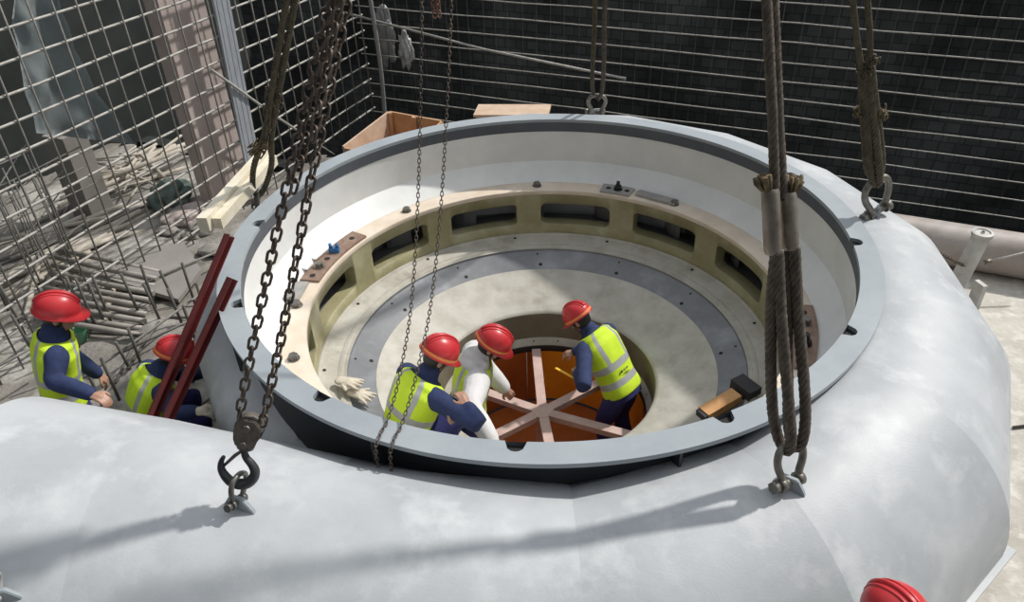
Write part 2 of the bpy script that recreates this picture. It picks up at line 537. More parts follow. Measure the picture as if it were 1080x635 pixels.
LUG = {'near right': Vector((1.065, -2.53, -.105)), 'near left': Vector((-1.60, -2.62, .0)), 'far': Vector((.70, 2.62, -.075)), 'far right': Vector((2.58, .08, -.02)), 'far left': Vector((-2.50, .95, -.09))}
HOOKPT = Vector((.3, -.4, 6.5))
def shell_top(x, y):
    """height of the casing's top at a point, from the nearest two stations"""
    ang = math.degrees(math.atan2(y, x)); rad = math.hypot(x, y)
    if x < 0 and y < -1.5:
        pts = [(c.x, c.y, c.z, r) for c, d, r in ST[:6]]
        for p, q in zip(pts, pts[1:]):
            if p[0] <= x <= q[0]:
                u = (x - p[0]) / (q[0] - p[0])
                cy, cz, r = (p[k] + (q[k] - p[k]) * u for k in (1, 2, 3))
                return cz + math.sqrt(max(0, r * r - (y - cy) ** 2))
    if ang < -90: ang += 360
    for p, q in zip(SEC, SEC[1:]):
        if p[0] <= ang <= q[0]:
            u = (ang - p[0]) / (q[0] - p[0])
            a, r, z = (p[k] + (q[k] - p[k]) * u for k in (1, 2, 3))
            return z + math.sqrt(max(0, r * r - (rad - a) ** 2)) * (1 - .018 * math.sin(PI * u))
    return 0
for k in LUG:
    LUG[k].z = shell_top(LUG[k].x, LUG[k].y)
def lug(p, d):
    """triangular plate with an eye, welded to the casing; d is the plate's direction"""
    bm = bmesh.new()
    d = Vector(d).normalized(); n = Vector((-d.y, d.x, 0)); p = Vector(p)
    prof = [(-.10, -.05), (.10, -.05), (.075, .015), (.035, .075), (-.035, .075), (-.075, .015)]
    A = [bm.verts.new(p + d * u + Vector((0, 0, v)) + n * .0125) for u, v in prof]
    B = [bm.verts.new(p + d * u + Vector((0, 0, v)) - n * .0125) for u, v in prof]
    bm.faces.new(A); bm.faces.new(list(reversed(B)))
    for i in range(6):
        bm.faces.new((A[i], B[i], B[(i + 1) % 6], A[(i + 1) % 6]))
    bmesh.ops.recalc_face_normals(bm, faces=bm.faces)
    obj('lifting_lug', bm, M['flange'], case, bevel=.004)
LD = {'near right': (.8, -.6, 0), 'near left': (1, -.35, 0), 'far': (1, .2, 0), 'far right': (.35, 1, 0), 'far left': (.4, -1, 0)}
for k, p in LUG.items():
    lug(p, LD[k])
EL6 = at(3, 634, -.1)
for k_it in range(6): EL6 = at(3, 634, shell_top(EL6.x, EL6.y))
lug(EL6, (1, .25, 0))

# ------------------------------------------------------------------ guide vane ring (cream and olive) with windows
ringt = thing('stay_ring', (0, 0, -1.1), 'cream and olive cast ring with oblong windows and hex bolts inside the casing', 'stay ring')
WIN = [19.5 - 29 * 2, 19.5 - 29, 19.5, 48.5, 77.3, 106, 135, 164, 193.5, 222.5, 251, 280]
HW = 11.0
bm = bmesh.new()
NW = 720
z0, z1, zt, zb = -1.0, -.765, -.62, -1.12
def inside(dg, shrink=0.0):
    for w in WIN:
        dd = (dg - w + 180) % 360 - 180
        if abs(dd) < HW: return abs(dd)
    return None
def wallring(r):
    """vertex columns with window opening heights (rounded corners)"""
    cols = []
    for i in range(NW):
        dg = 360 * i / NW
        a = inside(dg)
        lo, hi = z0, z1
        rc = 2.4
        if a is not None and a > HW - rc:
            q = (a - (HW - rc)) / rc
            ins = (1 - math.sqrt(max(0, 1 - q * q))) * .075
            lo, hi = z0 + ins, z1 - ins
        cols.append((a is not None, [bm.verts.new(pol(r, dg, z)) for z in (zb, lo, hi, zt)]))
    return cols
ci, co_ = wallring(1.90), wallring(2.02)
for i in range(NW):
    j = (i + 1) % NW
    op = ci[i][0] and ci[j][0]
    for k in range(3):
        if k == 1 and op: continue
        f = bm.faces.new((ci[i][1][k], ci[i][1][k + 1], ci[j][1][k + 1], ci[j][1][k])); f.smooth = True
        f = bm.faces.new((co_[i][1][k], co_[j][1][k], co_[j][1][k + 1], co_[i][1][k + 1])); f.smooth = True
    if op:
        for k in (1, 2):
            f = bm.faces.new((ci[i][1][k], ci[j][1][k], co_[j][1][k], co_[i][1][k]))
    elif ci[i][0] != ci[j][0]:
        q = i if ci[i][0] else j
        bm.faces.new((ci[q][1][1], ci[q][1][2], co_[q][1][2], co_[q][1][1]))
bmesh.ops.recalc_face_normals(bm, faces=bm.faces)
obj('ring_wall', bm, M['olive'], ringt)
bm = bmesh.new()
lathe(bm, [(1.895, -.66), (1.888, -.635), (1.893, -.618), (2.09, -.618), (2.09, -.66)], 240)
for f in bm.faces: f.smooth = False
obj('ring_face', bm, M['creamflat'], ringt, smooth='auto')
bm = bmesh.new()
lathe(bm, [(2.02, -1.02), (2.29, -1.08)], 180)
lathe(bm, [(2.29, -1.08), (2.29, -.68), (2.02, -.68)], 180)
obj('water_passage', bm, M['innershade'], ringt)
for k in range(18):
    bm = bmesh.new()
    dg = 10 + 20 * k
    t = math.radians(dg + 62)
    d = Vector((math.cos(t), math.sin(t), 0)); n = Vector((-d.y, d.x, 0))
    p = pol(2.16, dg, -.85)
    prof = [(-.13, 0), (-.08, .022), (0, .028), (.08, .018), (.13, 0), (.08, -.014), (0, -.018), (-.08, -.012)]
    A = [bm.verts.new(p + d * u + n * v + Vector((0, 0, .18))) for u, v in prof]
    B = [bm.verts.new(p + d * u + n * v - Vector((0, 0, .22))) for u, v in prof]
    bridge(bm, B, A); bm.faces.new(A)
    obj('stay_vane', bm, M['innershade'], ringt)
for dg in (129, 89, 48, -160, 180, 10, 218, 240, 262, 285, 308):
    bm = bmesh.new()
    hexbolt(bm, pol(2.005, dg, -.618), .037, .042, math.radians(dg + 10))
    obj('hex_bolt', bm, M['steel'], ringt)

# connecting plates on the ring's parting joints
def joint_plate(a0, a1, label, mats, holes, bolts, extra=None):
    t = thing('joint_plate', pol(2.0, (a0 + a1) / 2, -.617), label, 'plate')
    bm = bmesh.new()
    n = 10
    for z, s in ((-.617, 0),):
        lo_i = [bm.verts.new(pol(1.915, a0 + (a1 - a0) * i / n, -.617)) for i in range(n + 1)]
        lo_o = [bm.verts.new(pol(2.085, a0 + (a1 - a0) * i / n, -.617)) for i in range(n + 1)]
        hi_i = [bm.verts.new(pol(1.915, a0 + (a1 - a0) * i / n, -.597)) for i in range(n + 1)]
        hi_o = [bm.verts.new(pol(2.085, a0 + (a1 - a0) * i / n, -.597)) for i in range(n + 1)]
    for i in range(n):
        bm.faces.new((hi_i[i], hi_o[i], hi_o[i + 1], hi_i[i + 1]))
        bm.faces.new((lo_i[i], hi_i[i], hi_i[i + 1], lo_i[i + 1]))
        bm.faces.new((lo_o[i], lo_o[i + 1], hi_o[i + 1], hi_o[i]))
    for i in (0, n):
        bm.faces.new((lo_i[i], lo_o[i], hi_o[i], hi_i[i]))
    bmesh.ops.recalc_face_normals(bm, faces=bm.faces)
    obj('plate', bm, mats, t)
    for dg in holes:
        bm = bmesh.new()
        a = ring(bm, pol(2.0, dg, -.596), Vector((1, 0, 0)), Vector((0, 1, 0)), .026, .026, 16)
        b = ring(bm, pol(2.0, dg, -.592), Vector((1, 0, 0)), Vector((0, 1, 0)), .022, .022, 16)
        bridge(bm, a, b); bm.faces.new(b)
        obj('bolt_hole', bm, M['hole'], t)
    for dg, stud in bolts:
        bm = bmesh.new()
        hexbolt(bm, pol(2.0, dg, -.597), .036, .045, math.radians(dg), stud)
        obj('hex_bolt', bm, M['blacksteel'] if stud else M['steel'], t)
    return t
joint_plate(146, 170, 'rusty brown joint plate with one hex bolt, left side of the ring', M['brownplate'], (149, 160, 168), ((164, False),))
joint_plate(61, 70, 'short grey drilled plate with a black stud bolt at the far side of the ring', M['shim'], (62.5, 68), ((65.2, True),))
joint_plate(-31, -8, 'rust brown joint plate with four holes and two bolts on the right of the ring', M['brownplate'], (-11, -19, -26.5), ((-15, False), (-22.5, True)))
def shim(name, p, sx, sy, sz, ang, m, label, tilt=0, cat='shim plate'):
    bm = bmesh.new()
    X = Vector((math.cos(ang), math.sin(ang), tilt)).normalized()
    Y = Vector((-math.sin(ang), math.cos(ang), 0))
    box(bm, p, sx, sy, sz, X, Y)
    return tag(obj(name, bm, m, bevel=.004), label, cat)
shim('shim_plate', pol(2.005, 53.5, -.602), .42, .10, .028, math.radians(53.5 + 90), M['shim'], 'long grey shim plate at the far side of the ring, right of the stud bolt')
shim('shim_plate', pol(2.06, 174.5, -.605), .26, .13, .022, math.radians(263), M['shim'], 'wide grey shim plate on the left of the ring, behind the hanging chain')
shim('shim_plate', pol(2.12, 178, -.582), .13, .07, .02, math.radians(210), M['shim'], 'small grey shim lying across the end of the wide shim, left edge of the ring')
shim('shim_plate', pol(2.10, 165, -.580), .10, .07, .014, math.radians(250), M['pitwall'], 'white shim plate outside the hex bolt of the left joint plate')
shim('shim_plate', pol(2.10, 160, -.582), .12, .06, .012, math.radians(245), M['pitwall'], 'white shim plate outside the blue clamp on the left joint plate')
tb = thing('clamp', pol(2.0, 156.5, -.597), 'small bright blue plastic clamp standing on the left rusty plate', 'clamp')
bm = bmesh.new()
p = pol(2.0, 156.5, -.597)
box(bm, p + Vector((0, 0, .02)), .09, .05, .04)
obj('base', bm, M['blue'], tb, bevel=.005)
for s in (-1, 1):
    bm = bmesh.new()
    tube(bm, [p + Vector((s * .028, 0, .04)), p + Vector((s * .03, 0, .085))], [.017, .013], 10)
    obj('prong', bm, M['blue'], tb)

# ------------------------------------------------------------------ bottom ring / head cover dish
dish = thing('bottom_ring', (0, 0, -1.9), 'wide dished cream ring with a grey steel band and a central hole', 'bottom ring')
bm = bmesh.new()
prof = [(1.90, -1.11), (1.885, -1.105), (1.87, -1.12), (1.868, -1.125), (1.75, -1.15), (1.745, -1.158), (1.735, -1.153), (1.70, -1.16), (1.695, -1.168), (1.665, -1.165)]
lathe(bm, prof, 240)
obj('outer_ring', bm, M['cream'], dish, smooth='auto')
bm = bmesh.new()
lathe(bm, [(1.667, -1.165), (1.66, -1.185), (1.44, -1.272)], 240)
obj('wear_ring', bm, M['wear'], dish, smooth='auto')
bm = bmesh.new()
lathe(bm, [(1.44, -1.270), (1.40, -1.29), (1.2, -1.37), (.98, -1.445), (.955, -1.46), (.948, -1.475)], 240)
obj('cone', bm, M['cream'], dish, smooth='auto')
bm = bmesh.new()
lathe(bm, [(.948, -1.475), (.945, -1.49), (.94, -1.755)], 200)
obj('hole_wall', bm, M['brownbore'], dish, smooth='auto')  # darker brown than the rest of the dish
bm = bmesh.new()
lathe(bm, [(.94, -1.755), (.935, -1.765), (.90, -1.80), (.895, -1.83)], 200)
obj('lip', bm, M['cream'], dish, smooth='auto')
bm = bmesh.new()
lathe(bm, [(.897, -1.82), (.885, -1.86), (.90, -1.90)], 200)
obj('joint_seal', bm, M['rubberseal'], dish)
def disc(bm, p, r, nrm):
    a, b, d = frame(nrm)
    bm.faces.new(ring(bm, p, a, b, r, r, 16))
for k in range(12):
    dg = 28.5 + 30 * k
    sl = .087 / .22
    for r, rr in ((1.495, .018), (1.62, .011)):
        bm = bmesh.new()
        z = -1.185 - (1.66 - r) * sl
        disc(bm, pol(r, dg + (1 if r > 1.55 else 0), z + .003), rr, pol(-sl, dg, 1))
        obj('bolt_hole', bm, M['hole'], dish)
    bm = bmesh.new()
    disc(bm, pol(1.845, dg + 8, -1.126), .015, pol(-.2, dg + 8, 1))
    obj('bolt_hole', bm, M['hole'], dish)
for k in range(24):
    bm = bmesh.new()
    disc(bm, pol(.917, 15 * k + 4, -1.781), .008, pol(-1, 15 * k + 4, 1))
    obj('dowel_hole', bm, M['hole'], dish)

drum = thing('draft_tube', (0, 0, -2.56), 'orange painted round draft tube pit under the pink cross brace', 'draft tube')
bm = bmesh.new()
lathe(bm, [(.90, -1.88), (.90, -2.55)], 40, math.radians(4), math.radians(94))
obj('tube_wall', bm, M['orange'], drum)  # bright sector: the sunlit patch is put into its colour
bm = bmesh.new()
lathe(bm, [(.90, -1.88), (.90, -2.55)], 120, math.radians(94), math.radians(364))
obj('tube_wall', bm, M['redprimershade'], drum)['label'] = 'wall painted red brown for shade'  # rest of the orange wall, shade painted as red brown
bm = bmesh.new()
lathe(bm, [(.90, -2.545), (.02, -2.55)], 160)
obj('tube_floor', bm, M['redprimershade'], drum)
bm = bmesh.new()
lathe(bm, [(.899, -2.53), (.88, -2.545)], 120)
obj('weld_seam', bm, M['rubberseal'], drum)
bm = bmesh.new()
tube(bm, [pol(.893, 99, -1.9), pol(.893, 99, -2.54)], .005, 6)
obj('wall_seam', bm, M['creamflat'], drum)

brace = thing('cross_brace', (-.03, -.03, -2.55), 'pink primed six armed cross brace spanning the orange pit between the workers', 'brace')
hub = Vector((-.03, -.03, -1.87))
for k, dg in enumerate((93, 33, -27, -87, -147, 153)):
    bm = bmesh.new()
    e = pol(.865, dg, -1.87)
    d = (e - hub).normalized()
    bar(bm, hub + d * .03, e, .085, .06)
    obj('arm', bm, M['pinkbar'], brace, bevel=.006)
bm = bmesh.new()
bmv = ring(bm, hub + Vector((0, 0, .034)), Vector((1, 0, 0)), Vector((0, 1, 0)), .10, .10, 6)
bmv2 = ring(bm, hub - Vector((0, 0, .04)), Vector((1, 0, 0)), Vector((0, 1, 0)), .10, .10, 6)
bridge(bm, bmv2, bmv); bm.faces.new(bmv); bm.faces.new(list(reversed(bmv2)))
obj('hub', bm, M['pinkbar'], brace)
bm = bmesh.new()
box(bm, hub + Vector((-.02, .02, -.35)), .08, .08, .66)
obj('post', bm, M['pinkbar'], brace, bevel=.005)
#PART2
# ------------------------------------------------------------------ mesh fences
def fence(name, p0, d, L, z0, z1, vs, hs, r, label, m_h, m_v, jit=.012, cat='mesh fence'):
    t = thing(name, Vector(p0) + d * (L / 2) + Vector((0, 0, z0)), label, cat)
    n = Vector((-d.y, d.x, 0))
    rnd = random.Random(name + label)
    k = int(L / vs)
    for i in range(k + 1):
        s = i * vs + rnd.uniform(-jit, jit) * 2
        bm = bmesh.new()
        a = Vector(p0) + d * s + n * r * 1.9
        lean = d * rnd.uniform(-.02, .02)
        tube(bm, [a + Vector((0, 0, z0 - .12)), a + lean * .5 + n * rnd.uniform(-.004, .004) + Vector((0, 0, (z0 + z1) / 2)), a + lean + Vector((0, 0, z1))], r * .68, 6)
        obj('vertical_bar', bm, m_v, t)
    z = z0 + .12
    while z < z1:
        bm = bmesh.new()
        pts = []
        q = max(3, int(L / .9))
        for i in range(q + 1):
            s = -.1 + (L + .2) * i / q
            pts.append(Vector(p0) + d * s + Vector((0, 0, z + rnd.uniform(-.012, .012))))
        tube(bm, pts, r, 6)
        obj('horizontal_bar', bm, m_h, t)
        z += hs + rnd.uniform(-jit, jit)
    return t
fence('mesh_fence', K, DL, 9.6, -1.92, 1.75, .255, .262, .0145, 'light grey rebar mesh fence on the left, in front of the rubble and column', M['rebar'], M['rebarmid'])
fence('mesh_fence', K + DB * .05, DB, 10.4, -3.4, 1.6, .215, .245, .0095, 'rebar mesh fence along the back, in front of the dark wall', M['rebar'], M['rebarblack'])

# ------------------------------------------------------------------ behind the left fence
def onleft(px, py, off):
    """point on the vertical plane 'off' behind the left fence seen at a pixel (measuring aid)"""
    d = (px - 540) / FPX * RT - (py - 317.5) / FPX * UP + _fw
    P = K + NL * off
    return CAM + d * ((P - CAM).dot(NL) / d.dot(NL))
def column(label, p, w, dp, z0, z1, m, ang):
    bm = bmesh.new()
    X = Vector((math.cos(ang), math.sin(ang), 0)); Y = Vector((-X.y, X.x, 0))
    box(bm, p + Vector((0, 0, (z0 + z1) / 2 - p.z)), w, dp, z1 - z0, X, Y)
    o = obj('concrete_column', bm, m, bevel=.02)
    return tag(o, label, 'column')
AL = math.atan2(DL.y, DL.x)
cc = (onleft(160, 0, .25) + onleft(226, 0, .25) + onleft(213, 208, .25) + onleft(262, 165, .25)) / 4 + NL * .11
column('wide pinkish concrete column right behind the left mesh fence', cc, .74, .22, -2.0, 2.2, M['column'], AL)
STUB = onleft(84, 184, 1.9)
column('short grey concrete pillar stub under the hanging tarp', STUB, .36, .36, -2.1, -.75, M['columngrey'], AL)
# galvanised strip standing in front of the fence
bm = bmesh.new()
pa, pb = onleft(233, 0, -.06), onleft(264, 160, -.06)
pa = pa + (pa - pb) * .25
ax = DL; nrm = NL
for k in range(6):
    o_ = ax * ((k - 2.5) * .045)
    bar(bm, pa + o_ + nrm * (.006 * (k % 2)), pb + (pb - pa) * .25 + o_ + nrm * (.006 * (k % 2)), .05, .03, nrm)
tag(obj('galvanised_strip', bm, M['galv']), 'bluish white ribbed galvanised strip standing against the left fence beside the column', 'metal strip')

# tarp hanging behind the fence
bm = bmesh.new()
g = {}
for i in range(25):
    for j in range(25):
        u, v = i / 24, j / 24
        left = onleft(10 + 25 * v, -20 + 160 * v, 1.0); right = onleft(62 + 78 * v ** 1.6, -20 + 172 * v, 1.0)
        p = left.lerp(right, u) + NL * (.05 * math.sin(u * 13 + v * 4) * (.3 + v) + .08 * noise.noise(Vector((u * 5, v * 5, 2))))
        g[i, j] = bm.verts.new(p)
for i in range(24):
    for j in range(24):
        bm.faces.new((g[i, j], g[i + 1, j], g[i + 1, j + 1], g[i, j + 1]))
bmesh.ops.solidify(bm, geom=bm.faces[:], thickness=.008)
tag(obj('tarp', bm, M['tarp'], smooth=True), 'bluish grey tarp sheet hanging behind the left fence, upper left corner', 'tarp')
# teal net heap
bm = bmesh.new()
bmesh.ops.create_icosphere(bm, subdivisions=4, radius=1)
tp = at(172, 207, -1.8) - NL * .12
for v in bm.verts:
    n_ = 1 + .35 * noise.noise(v.co * 2.2) + .16 * noise.noise(v.co * 6)
    v.co = tp + Vector((v.co.x * .26 * n_, v.co.y * .34 * n_, max(-.05, v.co.z * .22 * n_)))
tag(obj('net_heap', bm, M['teal'], smooth=True), 'crumpled dark teal net heaped on the rubble by the column foot', 'net')

# rods and weathered poles lying behind the fence: every one its own object
rnd = random.Random(5)
def pole(name, p0, p1, r, m, label, cat, group, n=8):
    bm = bmesh.new()
    p0, p1 = Vector(p0), Vector(p1)
    tube(bm, [p0, p0.lerp(p1, .5) + Vector((0, 0, rnd.uniform(-.015, .015))), p1], r, n)
    return tag(obj(name, bm, m), label, cat, group)
def ground_h(p):
    rough = min(1, max(0, (-1.9 - p.x) / .6))
    h = noise.fractal(Vector((p.x * .9, p.y * .9, 3)), 1.0, 2.0, 5) * .10 * rough + .16 * math.exp(-((p.x + 3.9) ** 2 + (p.y - .9) ** 2) / .8)
    return GZ + h + .09 * math.exp(-((p.x + 3.55) ** 2 + (p.y + .8) ** 2) / .25)
for i in range(105):
    u = rnd.random(); v = rnd.random()
    px = 15 + 150 * u; py = 275 - 95 * u + rnd.uniform(-30, 28)
    c = at(px, py, -1.75)
    ang = AL + PI + rnd.gauss(-.25, .16)
    L = rnd.uniform(.7, 2.0)
    d = Vector((math.cos(ang), math.sin(ang), rnd.gauss(0, .04)))
    sv = STUB - c; sv.z = 0; dh = Vector((d.x, d.y, 0))
    if (sv - dh * max(-L / 2, min(L / 2, sv.dot(dh)))).length < .36: continue
    c.z = ground_h(c) + .04 + .26 * math.exp(-((py - (270 - 95 * u)) / 18) ** 2) * rnd.random()
    pole('timber_pole', c - d * L / 2, c + d * L / 2, rnd.uniform(.018, .04), M['stick'] if rnd.random() < .7 else M['pole'], 'weathered grey pole in the long heap behind the left fence', 'pole', 'weathered poles heaped behind the left fence')
for i in range(22):
    px = rnd.uniform(110, 165); py = rnd.uniform(160, 200)
    c = at(px, py, -1.75); c.z = ground_h(c) + rnd.uniform(.03, .2)
    ang = rnd.uniform(0, PI); L = rnd.uniform(.4, 1.1)
    d = Vector((math.cos(ang), math.sin(ang), rnd.gauss(0, .08)))
    pole('scrap_stick', c - d * L / 2, c + d * L / 2, rnd.uniform(.012, .03), M['stick'], 'short scrap stick on the dark rubble left of the column foot', 'stick', 'scrap sticks on the rubble by the column')
for k in range(10):
    a = at(48 - 2.6 * k + 12, 262 + 8.2 * k, -1.72 + .03 * (k % 2)); b = at(168 - 2.2 * k, 286 + 7.4 * k, -1.72 + .03 * (k % 2))
    if k == 0: base = (b - a)
    a.z = b.z = -1.74 + .035 * (k % 2)
    pole('scaffold_tube', a, b, .032, M['pole'], 'grey scaffold tube in the row of tubes laid side by side behind the left fence', 'tube', 'scaffold tubes laid in a row', 12)
for k in range(4):
    a = at(40 + 40 * k, 246 + 14 * k, -1.62); b = at(20 + 40 * k, 320 + 6 * k, -1.62)
    a.z = b.z = -1.795
    pole('bearer', a, b, .03, M['stick'], 'bearer under the row of scaffold tubes', 'bearer', 'bearers under the scaffold tubes')
for i, (px, py, sz) in enumerate(((192, 232, .19), (205, 222, .13), (186, 222, .1), (212, 240, .16), (222, 262, .12), (176, 243, .1), (200, 246, .1))):
    bm = bmesh.new()
    bmesh.ops.create_icosphere(bm, subdivisions=3, radius=1)
    c = at(px, py, -1.85); c.z = ground_h(c) + .02
    for v in bm.verts:
        n_ = 1 + .4 * noise.noise(v.co * 1.7 + Vector((i, 0, 0))) + .15 * noise.noise(v.co * 5)
        v.co = c + Vector((v.co.x * sz * 1.3 * n_, v.co.y * sz * n_, v.co.z * sz * .5 * n_ + .02))
    tag(obj('rubble_stone', bm, M['column'] if i < 2 else M['columngrey'], smooth=True), 'pinkish flat rubble stone beside the white timber beam' if i == 0 else ('grey rubble stone near the column foot' if i > 1 else 'smaller pinkish rubble stone just behind the flat one'), 'stone', 'rubble stones by the column' if i > 1 else None)
cage = []
for i in range(14):
    c = onleft(rnd.uniform(-8, 50), 205, rnd.uniform(.7, 1.5)); c.z = ground_h(c) - .03
    h = rnd.uniform(1.1, 1.7)
    cage.append(c)
    pole('thin_rod', c, c + Vector((rnd.uniform(-.06, .06), rnd.uniform(-.06, .06), h)), .009, M['rebarmid'], 'thin upright rod of the dark rod cage at far left behind the fence', 'rod', 'upright rods of the cage at far left', 6)
for i in range(12):
    c = onleft(rnd.uniform(5, 40), 205, 1.1); c.z = GZ + .25 + .11 * i
    ang = (AL if i % 2 else AL + .5) + rnd.gauss(0, .08)
    d = Vector((math.cos(ang), math.sin(ang), 0))
    pole('cross_rod', c - d * .8, c + d * .8, .008, M['rebarmid'], 'thin level rod tied across the dark rod cage at far left', 'rod', 'level rods of the cage at far left', 6)
for (ax_, ay_, az_), (bx_, by_, bz_) in (((-12, 352, -1.45), (96, 296, -1.45)), ((-12, 392, -1.45), (60, 352, -1.5)), ((78, 405, -1.55), (236, 292, -1.45)), ((128, 372, -1.6), (240, 318, -1.5)), ((-12, 455, -1.5), (28, 432, -1.5)), ((150, 300, -1.7), (238, 262, -1.7))):
    pole('tie_bar', at(ax_, ay_, az_), at(bx_, by_, bz_), .013, M['rebarmid'], 'long bar tied level across the starter bars round the left workers', 'rebar', 'tie bars across the starter bars', 8)
# flat sheets on the ground
bm = bmesh.new()
q = [at(118, 300, -1.8), at(135, 268, -1.8), at(196, 262, -1.8), at(214, 290, -1.8), at(190, 322, -1.8)]
for p in q: p.z = -1.77
f = bm.faces.new([bm.verts.new(p) for p in q])
r_ = bmesh.ops.extrude_face_region(bm, geom=[f])
for v in r_['geom']:
    if isinstance(v, bmesh.types.BMVert): v.co.z += .05
bmesh.ops.recalc_face_normals(bm, faces=bm.faces)
tag(obj('concrete_slab', bm, M['columngrey']), 'flat grey concrete slab lying behind the left fence by the tubes', 'slab')

# upright starter bars round the two workers
STB = [(92, 422, .5), (108, 428, .42), (127, 424, .45), (141, 398, .3), (152, 392, .34), (84, 368, .5), (97, 352, .6), (103, 350, .55), (112, 346, .45), (118, 342, .5), (150, 338, .45), (166, 330, .5), (187, 326, .42),
       (206, 322, .5), (222, 345, .45), (226, 362, .5), (214, 380, .55), (222, 400, .6), (205, 408, .4), (232, 345, .4), (60, 395, .4), (25, 350, .6), (10, 330, .55), (36, 372, .5), (196, 352, .4), (172, 346, .4)]
for px, py, h in STB:
    p = at(px, py, -1.85)
    if p.x > -2.75 and p.y > -1.6: p.x = -2.8
    p.z = ground_h(p) - .05
    bm = bmesh.new()
    tube(bm, [p, p + Vector((rnd.uniform(-.03, .03), rnd.uniform(-.03, .03), h * 1.15 + .05))], .015, 8)
    tag(obj('starter_bar', bm, M['rebardark']), 'short dark starter bar sticking up from the ground near the left workers', 'rebar', 'starter bars standing round the left workers')
for a, b in (((88, 345), (152, 358)), ((65, 372), (98, 390)), ((120, 400), (150, 350)), ((135, 390), (170, 345)), ((186, 398), (236, 372)), ((165, 402), (228, 425)), ((180, 380), (232, 350)), ((195, 430), (228, 405)), ((203, 440), (236, 412)), ((178, 335), (236, 330))):
    p, q = at(*a, -1.72), at(*b, -1.72)
    p.z, q.z = ground_h(p) + .03, ground_h(q) + .05
    pole('loose_bar', p, q, .014, M['rebardark'], 'loose reinforcing bar lying on the ground between the starter bars', 'rebar', 'loose bars on the ground by the left workers')
bm = bmesh.new()
p = at(82, 352, -1.75); p.z = ground_h(p)
ra = ring(bm, p, Vector((1, 0, 0)), Vector((0, 1, 0)), .07, .07, 16); rb = ring(bm, p + Vector((.03, 0, .14)), Vector((1, 0, 0)), Vector((0, 1, 0)), .085, .085, 16); rc = ring(bm, p + Vector((.03, 0, .135)), Vector((1, 0, 0)), Vector((0, 1, 0)), .075, .075, 16); rd = ring(bm, p + Vector((0, 0, .02)), Vector((1, 0, 0)), Vector((0, 1, 0)), .06, .06, 16)
bridge(bm, ra, rb); bridge(bm, rb, rc); bridge(bm, rc, rd); bm.faces.new(rd); bm.faces.new(list(reversed(ra)))
tag(obj('plastic_cup', bm, mat('green_plastic', (.16, .36, .22), .5), smooth='auto'), 'small pale green plastic pot on the ground in front of the standing worker', 'pot')

# ------------------------------------------------------------------ along the back
bm = bmesh.new()
cpts = [K + DB * .35 - NB * .16 + Vector((0, 0, z)) for z in (-1.9, -1.0, 0, 1.0, 1.7)]
for i, p in enumerate(cpts): p += DB * (.05 * math.sin(i * 1.3))
tube(bm, smoothpath(cpts, 6), .035, 10)
tag(obj('conduit', bm, M['conduit']), 'grey vertical conduit pipe at the corner where the two mesh fences meet', 'pipe')
bm = bmesh.new()
bmesh.ops.create_icosphere(bm, subdivisions=5, radius=1)
def onback(px, py, off):
    d = (px - 540) / FPX * RT - (py - 317.5) / FPX * UP + _fw
    P = K + NB * off
    return CAM + d * ((P - CAM).dot(NB) / d.dot(NB))
def crumple(name, px, py, off, sx, sy, sz, m, label, cat, seed):
    bm = bmesh.new()
    bmesh.ops.create_icosphere(bm, subdivisions=4, radius=1)
    c = onback(px, py, off)
    for v in bm.verts:
        n_ = 1 + .55 * noise.noise(v.co * 2.1 + Vector((seed, 0, 0))) + .22 * noise.noise(v.co * 6 + Vector((0, seed, 0)))
        q = v.co * n_
        v.co = c + DB * (q.x * sx) + NB * (q.y * sy) + Vector((0, 0, q.z * sz))
    return tag(obj(name, bm, m, smooth=True), label, cat)
crumple('plastic_wrap', 405, 38, .12, .17, .07, .42, M['plastic_sheet'], 'dull crumpled plastic sheet caught in the back fence near the corner', 'plastic', 3)
crumple('plastic_bag', 428, 52, -.05, .11, .08, .27, mat('white_plastic_bag', (.5, .51, .5), .4, 0, (.3, .31, .3), 8), 'whitish crumpled plastic bag hooked on the back fence beside the plastic sheet', 'plastic bag', 9)
bm = bmesh.new()
tube(bm, [onback(362, 13, -.10), onback(510, 52, -.10), onback(660, 83, -.10)], .02, 8)
tag(obj('long_rod', bm, M['rebar']), 'long pale rod slanting across the back fence, from the corner downwards', 'rod')
bm = bmesh.new()
tube(bm, [onleft(222, 73, -.1), onleft(290, 122, -.1), onleft(352, 163, -.1)], .018, 8)
tag(obj('slanting_rod', bm, M['rebar']), 'pale rod slanting across the left fence behind the frayed rope', 'rod')
bm = bmesh.new()
tube(bm, [onleft(152, 95, -.06) , onleft(226, 75, -.06)], .01, 6)
bm.free()

# wooden crates behind the flange
cr = thing('wooden_crate', (-1.55, 3.3, GZ), 'open topped orange brown wooden crate standing behind the flange at the left', 'crate')
A = Vector((-2.10, 2.95, 0)); B = Vector((-1.70, 4.0, 0)); D = (B - A)
ex = Vector((.70, -.40, 0)); top = -.5
def panel(name, p, q, z0_, z1_, th, m, par, inw):
    bm = bmesh.new()
    d = (q - p)
    n = Vector(inw).normalized()
    box(bm, (p + q) / 2 + Vector((0, 0, (z0_ + z1_) / 2)) + n * th / 2, d.length, th, z1_ - z0_, d, n)
    return obj(name, bm, m, par)
panel('side_panel', A, B, GZ, top, .025, M['plypale'], cr, ex)  # paler ply puts the light on this side into its colour
panel('side_panel', A + ex, B + ex, GZ, top, .025, M['ply'], cr, -ex)
panel('end_panel', B, B + ex, GZ, top, .025, M['ply'], cr, A - B)
panel('end_panel', A, A + ex, GZ, top - .02, .025, M['ply'], cr, B - A)
bm = bmesh.new()
box(bm, (A + B) / 2 + ex / 2 + Vector((0, 0, -.95)), .72, .98, .03, ex, D)
obj('shelf', bm, M['ply'], cr)
